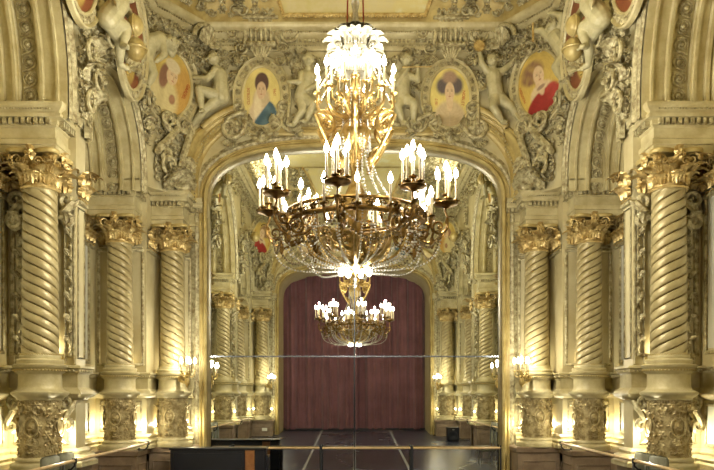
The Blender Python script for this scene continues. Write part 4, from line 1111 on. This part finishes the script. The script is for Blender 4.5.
# main ring band
g = G(); g.add(tube(ring(.80,1.98,60),.03,8,True)); g.add(tube(ring(.80,2.10,60),.022,8,True)); g.add(tube(ring(.62,2.02,48),.02,7,True))
for k in range(32): g.add(volute(.055,1.3,.2,0,1 if k%2 else -1,5,14,.1), T(rz=2*pi*k/32)@on_end(0,2.04,.8,0))
for k in range(16): g.add(rosette(.05,6,.5), T(rz=2*pi*(k+.5)/16)@on_end(0,2.04,.82,0))
cpart('main_ring', g.sh(), BRONZE)
g = G()   # pierced bowl of scrollwork below the ring
bw = scrollwork(2*pi*.5,.55,61,.42,True)
def bowl(V):
    t = (V[:,1]+.31)/.62; r = .10+.30*np.sin(np.clip(t,0,1)*pi/2)+V[:,2]*.5; a = V[:,0]/.5
    return np.stack([r*np.cos(a), r*np.sin(a), 1.52+.46*t],1)
g.add(bw, bowl)
for k in range(8):
    a = 2*pi*k/8; g.add(tube([((.12+.5*sin(t*pi/2))*cos(a),(.12+.5*sin(t*pi/2))*sin(a),1.5+.5*t**2) for t in np.linspace(0,1,9)],.022,6))
cpart('pierced_bowl', g.sh(), CHGOLD)
# candles
def candle_sh(h=.24): return lathe([(.0,0),(.012,0),(.0135,.01),(.0125,h),(.006,h+.004),(.0,h+.006)],8)
def flame_sh(h=.24, s=1): return lathe([(0,h),(.012*s,h+.012*s),(.0175*s,h+.028*s),(.013*s,h+.048*s),(.005*s,h+.068*s),(0,h+.078*s)],8)
CMESH = {}
def candle(parent, x, y, z, h=.24):
    if h not in CMESH:
        a = make('candle', candle_sh(h), CANDLE, parent); b = make('flame', flame_sh(h,1.7), FLAME, a); CMESH[h] = (a,b)
        a.location = (x,y,z); return
    a0,b0 = CMESH[h]; a = a0.copy(); b = b0.copy(); COL.objects.link(a); COL.objects.link(b); a.parent = parent; b.parent = a; a.location = (x,y,z)
bob = lathe([(.0,-.035),(.016,-.03),(.02,-.01),(.045,-.002),(.05,.006),(.035,.008),(.018,.012),(.018,.03),(.0,.03)],12)
off = -10*pi/180
LIGHTS = []
for k in range(8):
    a = -pi/2+off+k*pi/4; c,s = cos(a),sin(a)
    arm = [(.55,1.92),(.68,1.80),(.85,1.74),(.99,1.78),(1.08,1.90),(1.08,2.02),(1.05,2.10),(1.06,2.16)]
    g = G(); g.add(tube([(r*c,r*s,z) for r,z in arm],[.016,.02,.018,.016,.014,.013,.012,.018],8))
    g.add(volute(.12,1.4,.2,0,1,7,22,.1), T(.80*c,.80*s,1.86,rz=a)@T(rx=pi/2)); g.add(volute(.09,1.4,.2,0,-1,7,22,.1), T(.98*c,.98*s,1.92,rz=a)@T(rx=pi/2))
    g.add(leaf(.16,.08,.9), T(rz=a+pi/2)@on_end(0,1.78,.9,0)); g.add(leaf(.14,.07,.9), T(rz=a+pi/2)@on_end(0,1.95,1.06,0))
    g.add(lathe([(0,2.12),(.03,2.13),(.05,2.15),(.13,2.165),(.145,2.18),(.14,2.19),(.06,2.19),(.03,2.2),(.025,2.26),(.05,2.28),(0,2.29)],20), T(1.06*c,1.06*s,0))
    g.add(lathe([(0,1.66),(.02,1.68),(.035,1.74),(.02,1.8)],8), T(.9*c,.9*s,0))
    for q in range(5): aa = a+2*pi*q/5; g.add(bob, T(1.06*c+.115*cos(aa),1.06*s+.115*sin(aa),2.205))
    g.add(bob, T(1.06*c,1.06*s,2.28))
    cpart('candelabra_arm', g.sh(), BRONZE)
    for q in range(5): aa = a+2*pi*q/5; candle(ch, 1.06*c+.115*cos(aa),1.06*s+.115*sin(aa),2.225-CZ, .24)
    candle(ch, 1.06*c,1.06*s,2.31-CZ,.24)
    LIGHTS.append((1.07*c,1.07*s,2.66,1.0))
for k in range(16):
    a = -pi/2+off+(k+.5)*pi/8; c,s = cos(a),sin(a); R = .92 if k%2 else .86
    arm = [(.66,1.98),(.74,1.86),(R-.04,1.84),(R,1.92),(R,1.98)]
    g = G(); g.add(tube([(r*c,r*s,z) for r,z in arm],[.016,.018,.016,.014,.014],7)); g.add(bob, T(R*c,R*s,2.0)); g.add(volute(.05,1.3,.2,0,1,6,16,.1), T(.72*c,.72*s,1.92,rz=a)@T(rx=pi/2))
    cpart('candle_arm', g.sh(), BRONZE); candle(ch, R*c,R*s,2.02-CZ,.20)
# upper tier
for k in range(12):
    a = 2*pi*(k+.5)/12; c,s = cos(a),sin(a); R = .46
    g = G(); g.add(tube([(r*c,r*s,z) for r,z in ((.08,3.28),(.2,3.2),(.36,3.22),(.46,3.32),(.46,3.46))],[.03,.03,.024,.018,.014],7)); g.add(bob, T(R*c,R*s,3.48))
    g.add(volute(.06,1.5,.18,0,1,6,22,.1), T(.27*c,.27*s,3.3,rz=a)@T(rx=pi/2))
    cpart('upper_arm', g.sh(), CHGOLD); candle(ch, R*c,R*s,3.50-CZ,.20)
for k in range(8):
    a = 2*pi*k/8; c,s = cos(a),sin(a); R = .28
    g = G(); g.add(tube([(r*c,r*s,z) for r,z in ((.08,3.42),(.18,3.4),(.27,3.48),(.28,3.6))],[.02,.02,.015,.012],6)); g.add(bob, T(R*c,R*s,3.62))
    cpart('upper_arm', g.sh(), CHGOLD); candle(ch, R*c,R*s,3.64-CZ,.22)
# big S scroll brackets of the neck
for k in range(6):
    a = 2*pi*(k+.5)/6; g = G(); P = []
    for i in range(22): t=i/21; an = pi*.5-2*pi*1.15*t; r=.15*(.25+.75*t); P.append((.40+r*cos(an),3.10+r*sin(an)))
    lx,lz = P[-1]; P += [(lx+(.17-lx)*t, lz+(2.62-lz)*t-.05*sin(pi*t)) for t in (.3,.6,1)]
    g.add(tube([(r*cos(a),r*sin(a),z) for r,z in P],[.018+.014*sin(pi*i/(len(P)-1)) for i in range(len(P))],7)); g.add(rosette(.05,6,.6), T(.40*cos(a),.40*sin(a),3.10,rz=a)@T(rx=pi/2)); g.add(leaf(.3,.14,.5), T(rz=a+pi/2)@on_end(0,2.6,.2,0))
    cpart('neck_scroll', g.sh(), CHGOLD)
# crystal ropes from neck to ring
def rope(p0,p1,sag,r,m,name='crystal_rope', ph=0):
    P = []
    for t in np.linspace(0,1,26):
        p = A(p0)*(1-t)+A(p1)*t; p[2] -= sag*4*t*(1-t); P.append(p)
    cpart(name, beads(P, r, r*2.6, n=6, m=4), m)
for k in range(12):
    a = 2*pi*k/12+.1; c,s = cos(a),sin(a)
    P = [(( .17+.46*t**2.2)*c, (.17+.46*t**2.2)*s, 3.02-.96*t) for t in np.linspace(0,1,30)]
    cpart('crystal_rope', beads(P,.0135,.038), CRYST)
for k in range(8):
    a = -pi/2+off+k*pi/4; a2 = a+pi/4; am = a+pi/8
    p0 = (1.0*cos(a),1.0*sin(a),1.86); p1 = (1.0*cos(a2),1.0*sin(a2),1.86)
    rope(p0,p1,.24,.016,DARKB,'bead_swag'); rope((.80*cos(a),.80*sin(a),1.96),(.80*cos(a2),.80*sin(a2),1.96),.14,.013,CRYST,'crystal_swag')
    P = [((.13+.87*(1-(1-t)**2)**.5)*cos(a),(.13+.87*(1-(1-t)**2)**.5)*sin(a),1.44+.40*t**2) for t in np.linspace(0,1,34)]
    cpart('crystal_rope', beads(P,.0135,.038), CRYST)
    P = [((.13+.68*(1-(1-t)**2)**.5)*cos(am),(.13+.68*(1-(1-t)**2)**.5)*sin(am),1.46+.50*t**2) for t in np.linspace(0,1,30)]
    cpart('crystal_rope', beads(P,.013,.038), CRYST)
for k in range(16):
    a = 2*pi*(k+.25)/16; c,s_ = cos(a),sin(a)
    P = [((.15+.62*sin(t*pi/2))*c,(.15+.62*sin(t*pi/2))*s_,1.50+.46*(1-cos(t*pi/2))) for t in np.linspace(0,1,24)]
    cpart('crystal_rope', beads(P,.0115,.034), CRYST)
for k in range(8):
    a = 2*pi*(k+.5)/8; c,s_ = cos(a),sin(a)
    cpart('crystal_rope', beads([((.12+.10*t)*c,(.12+.10*t)*s_,3.55-1.0*t) for t in np.linspace(0,1,20)],.012,.034), CRYST)
    cpart('crystal_rope', beads([((.2+.24*sin(t*pi/2))*c,(.2+.24*sin(t*pi/2))*s_,3.95-.42*t-.1*sin(pi*t)) for t in np.linspace(0,1,16)],.012,.034), CRYST)
# bottom lamp cluster and pendant
g = G(); g.add(lathe([(0,1.36),(.02,1.37),(.05,1.40),(.03,1.43),(.1,1.46),(.18,1.47),(.2,1.49),(.14,1.52),(.1,1.6),(.0,1.62)],22)); 
for k in range(8): g.add(leaf(.16,.1,.8), T(rz=2*pi*k/8)@on_end(0,1.5,.12,0))
cpart('bottom_boss', g.sh(), CHGOLD)
bulb = lathe([(0,-.075),(.02,-.065),(.027,-.04),(.02,-.01),(.012,0),(0,0)],10)
for k in range(7):
    a = 2*pi*k/7+.3; cpart('glass_bulb', xf(bulb, T(.17*cos(a),.17*sin(a),1.475,s=1.25)), FLAME)
cpart('pendant_drop', lathe([(0,1.24),(.014,1.255),(.02,1.28),(.01,1.31),(.02,1.33),(.006,1.36),(0,1.37)],10), CRYST)
LIGHTS += [(.52*cos(a),.52*sin(a),3.84,.2) for a in (pi/4,3*pi/4,5*pi/4,7*pi/4)]+[(0,0,1.14,.12)]

# ================================================================== SCONCES
def sconce(x, y, s, label):
    z = .42
    t = thing('wall_sconce', (x,y,z), label, 'sconce', 'gilt candle sconces by the columns')
    g = G()
    n = 12; bx, by = (-3.64-x*0 if False else 0), 0
    tx, ty = (s*3.64-x), (14.02-y)     # to the column collar
    L = sqrt(tx*tx+ty*ty); ux, uy = tx/L, ty/L; e = L-.33
    g.add(tube([(ux*e,uy*e,-.12),(ux*e*.6,uy*e*.6,-.2),(ux*.12,uy*.12,-.22),(0,0,-.12),(0,0,-.02)],[.035,.03,.028,.024,.03],8))
    g.add(volute(.09,1.4,.2,0,1,7,22,.1), T(ux*.2,uy*.2,-.1,rz=atan2(uy,ux))@T(rx=pi/2)); g.add(ball(.05,10,7,sz=1.5), T(0,0,-.2)); g.add(lathe([(0,-.32),(.02,-.3),(.05,-.24),(.03,-.2)],10)); g.add(leaf(.2,.14,.8), T(ux*.3,uy*.3,-.22,rz=atan2(uy,ux)-pi/2)@T(rx=pi/2))
    make('bracket', g.sh(), BRGOLD, t)
    for k in range(5):
        a = 2*pi*k/5+.2; r = .14; c,q = cos(a),sin(a)
        g = G().add(tube([(0,0,-.08),(r*.6*c,r*.6*q,-.12),(r*c,r*q,-.07),(r*c,r*q,-.02)],[.014,.014,.011,.01],6)).add(bob, T(r*c,r*q,0,s=.75))
        make('branch', g.sh(), BRGOLD, t); candle(t, r*c,r*q,.015,.12)
    candle(t,0,0,.03,.12)
    return t
LS = []
for s, nm in ((-1,'left'),(1,'right')):
    o = sconce(s*3.2,13.4,s,'lit candle sconce on the %s beside the mirror' % nm)
    rear(o, 'lit candle sconce by the curtain arch, seen in the %s of the mirror' % {'left':'right','right':'left'}[nm])
    LS += [(s*3.2,13.4),(-s*3.2,2*YC-13.4)]

# ================================================================== FURNITURE
def piano():
    y = 13.2; f = zf(y); x0, x1 = -3.47, -1.68; top = -1.035-f
    t = thing('upright_piano', ((x0+x1)/2,y,f), 'black upright piano with an orange wood end, left below the mirror', 'piano'); w = (x1-x0)/2
    make('case', G().add(box(-w,w-.38,-.02,.32,0.02,top-.04,.01)).add(box(-w,w-.38,.22,.32,0,.04)).sh(), BLACK, t, smooth=False)
    make('lid', box(-w-.02,w+.02,-.05,.34,top-.04,top,.01), BLACK, t, smooth=False)
    make('upper_panel', box(-w+.06,w-.44,-.035,-.02,.62,top-.1,.006), BLACK, t, smooth=False)
    make('end_panel', G().add(box(w-.38,w-.20,-.04,.3,0,top-.045,.008)).sh(), OAK, t, smooth=False)['label'] = 'orange wood end panel'
    make('cheek', G().add(box(w-.20,w,-.04,.3,0,top-.04,.01)).add(box(w,w+.06,-.02,.25,0,top-.14,.01)).sh(), BLACK, t, smooth=False)
    make('key_bed', box(-w,w-.38,-.28,-.02,.48,.60,.012), BLACK, t, smooth=False)
    g = G()
    for i in range(36): xx = -w+.06+i*(2*w-.52)/36; g.add(box(xx,xx+.033,-.26,-.08,.60,.615))
    make('keys', g.sh(), PAPER, t, smooth=False)
    for q in (-w+.06,w-.46): make('leg', box(q-.04,q+.04,-.27,-.2,0,.48,.008), BLACK, t, smooth=False)
    for q in (-.1,0,.1): make('pedal', box(q-.02-.1,q+.02-.1,-.14,-.02,.06,.075), BRGOLD, t, smooth=False)
piano()
def chair(x, y, s, label):
    f = zf(y); t = thing('padded_chair', (x,y,f), label, 'chair', 'grey padded chairs against the side walls', rz=0)
    h = -.82-f
    def bk(u,v):
        a = 2*pi*v; return (0,0,0)
    make('backrest', xf(box(-.04,.04,-.235,.235,h-.62,h,.03), T(s*.02,0,0,ry=s*.05)), GREYF, t, auto=1.2)
    make('seat', box(-.44 if s>0 else 0, 0 if s>0 else .44,-.235,.235,.42,.50,.02), GREYF, t, auto=1.2)
    for px in (-s*.40,-s*.02):
        for py in (-.2,.2): make('leg', tube([(px,py,0),(px,py,.43)], .014, 8), METAL, t)
    for py in (-.2,.2): make('back_post', tube([(0,py,.42),(s*.02,py,h-.1)], .014, 8), METAL, t)
for s, nm in ((-1,'left'),(1,'right')):
    chair(s*4.0 if False else s*3.97,9.13,s,'grey-green padded chair nearest the camera behind the %s barre' % nm) if False else None
def wchair(x,y,s,label):
    chair(x,y,s,label)
for s, nm in ((-1,'left'),(1,'right')):
    wchair(s*3.90,9.14,s,'grey-green padded chair by the %s wall barre, the nearer of the two' % nm)
    wchair(s*3.90,9.64,s,'grey-green padded chair by the %s wall barre, the farther of the two' % nm)
# loudspeaker box by the rear wall, seen in the mirror
y = 3.4; f = zf(y)
t = thing('loudspeaker', (3.6,y,f), 'black loudspeaker box on the floor, seen in the mirror right of the curtain', 'loudspeaker')
make('cabinet', box(-.22,.22,-.2,.2,0.01,.5,.015), BLACK, t, smooth=False); make('cone', lathe([(0,.0),(.06,.01),(.13,.03),(.15,.03),(.16,.0)],24)[0:1] and xf(lathe([(0,.0),(.06,.01),(.13,.03),(.15,.03),(.16,.0)],24), T(0,.2,.2,rx=-pi/2)), MATTEB, t)
make('badge', box(-.04,.04,.2,.206,.40,.43), METAL, t, smooth=False)
o = make('wall_notice', box(-.1,.1,-.004,.004,-.06,.06), PAPER, None, smooth=False); o.location = (-3.5,2*YC-13.7+.04,-1.42); tag(o, 'small white notice on the plinth left of the curtain, seen in the mirror', 'notice')

# ================================================================== LIGHTS
def plight(name, loc, w, r=.06, col=(1,.93,.78)):
    l = bpy.data.lights.new(name,'POINT'); l.energy = w; l.shadow_soft_size = r; l.color = col
    o = bpy.data.objects.new(name, l); COL.objects.link(o); o.location = loc; return o
for (x,y,z,k) in LIGHTS: plight('chandelier_candlelight', (CH[0]+x,CH[1]+y,z), 128*k, .012)
for (x,y) in LS: plight('sconce_candlelight', (x,y,.70), 30, .03)
# lamps hidden behind the columns, below and on top of the dado
for (x,y) in spots.values():
    for sx in (-1,1):
        for yy in (0,1):
            for dx in (-.36,.36):
                X = (x+dx)*-sx; Y = y+.12
                if x > -4 and dx > 0 and False: continue
                if yy: X, Y = -X, 2*YC-Y
                plight('pedestal_lamp', (X,Y,-.62), 7, .012, (1,.92,.70)); 
            X, Y = (x)*-sx, y+.27
            if yy: X, Y = -X, 2*YC-Y
            plight('dado_lamp', (X,Y,.62), 4, .03, (1,.90,.66))
# added unseen fill lights above the cornice, washing the cove and ceiling
for sx in (-1,1):
    l = bpy.data.lights.new('cornice_fill','AREA'); l.shape = 'RECTANGLE'; l.size = .12; l.size_y = 9.5; l.energy = 110; l.color = (1,.93,.78)
    o = bpy.data.objects.new('cornice_fill', l); COL.objects.link(o); o.location = (sx*3.35, YC, 7.62); o.rotation_euler = (0, pi-sx*.45, 0)
w = bpy.data.worlds.new('w'); S.world = w; w.use_nodes = True
w.node_tree.nodes['Background'].inputs[0].default_value = (.9,.85,.7,1); w.node_tree.nodes['Background'].inputs[1].default_value = .05

# ------------------------------------------------------------------ camera and view
cam = bpy.data.cameras.new('camera'); co = bpy.data.objects.new('camera', cam); COL.objects.link(co)
co.location = (0,0,0); co.rotation_euler = (pi/2,0,0); cam.sensor_width = 36; cam.lens = 36*700/714
cam.shift_y = (393-235)/714; cam.shift_x = (357-354.5)/714; cam.clip_start = .05
S.camera = co
bpy.context.view_layer.update()
for o in list(S.objects):
    if o.parent is None: o.location.z += EYE
S.view_settings.view_transform = 'Standard'; S.view_settings.look = 'None'; S.view_settings.gamma = 1
S.view_settings.exposure = 0.82; S.view_settings.use_curve_mapping = False
S.cycles.sample_clamp_indirect = 4; S.cycles.max_bounces = 12; S.cycles.diffuse_bounces = 5; S.cycles.glossy_bounces = 4
S.cycles.caustics_reflective = False; S.cycles.caustics_refractive = False; S.cycles.use_denoising = True
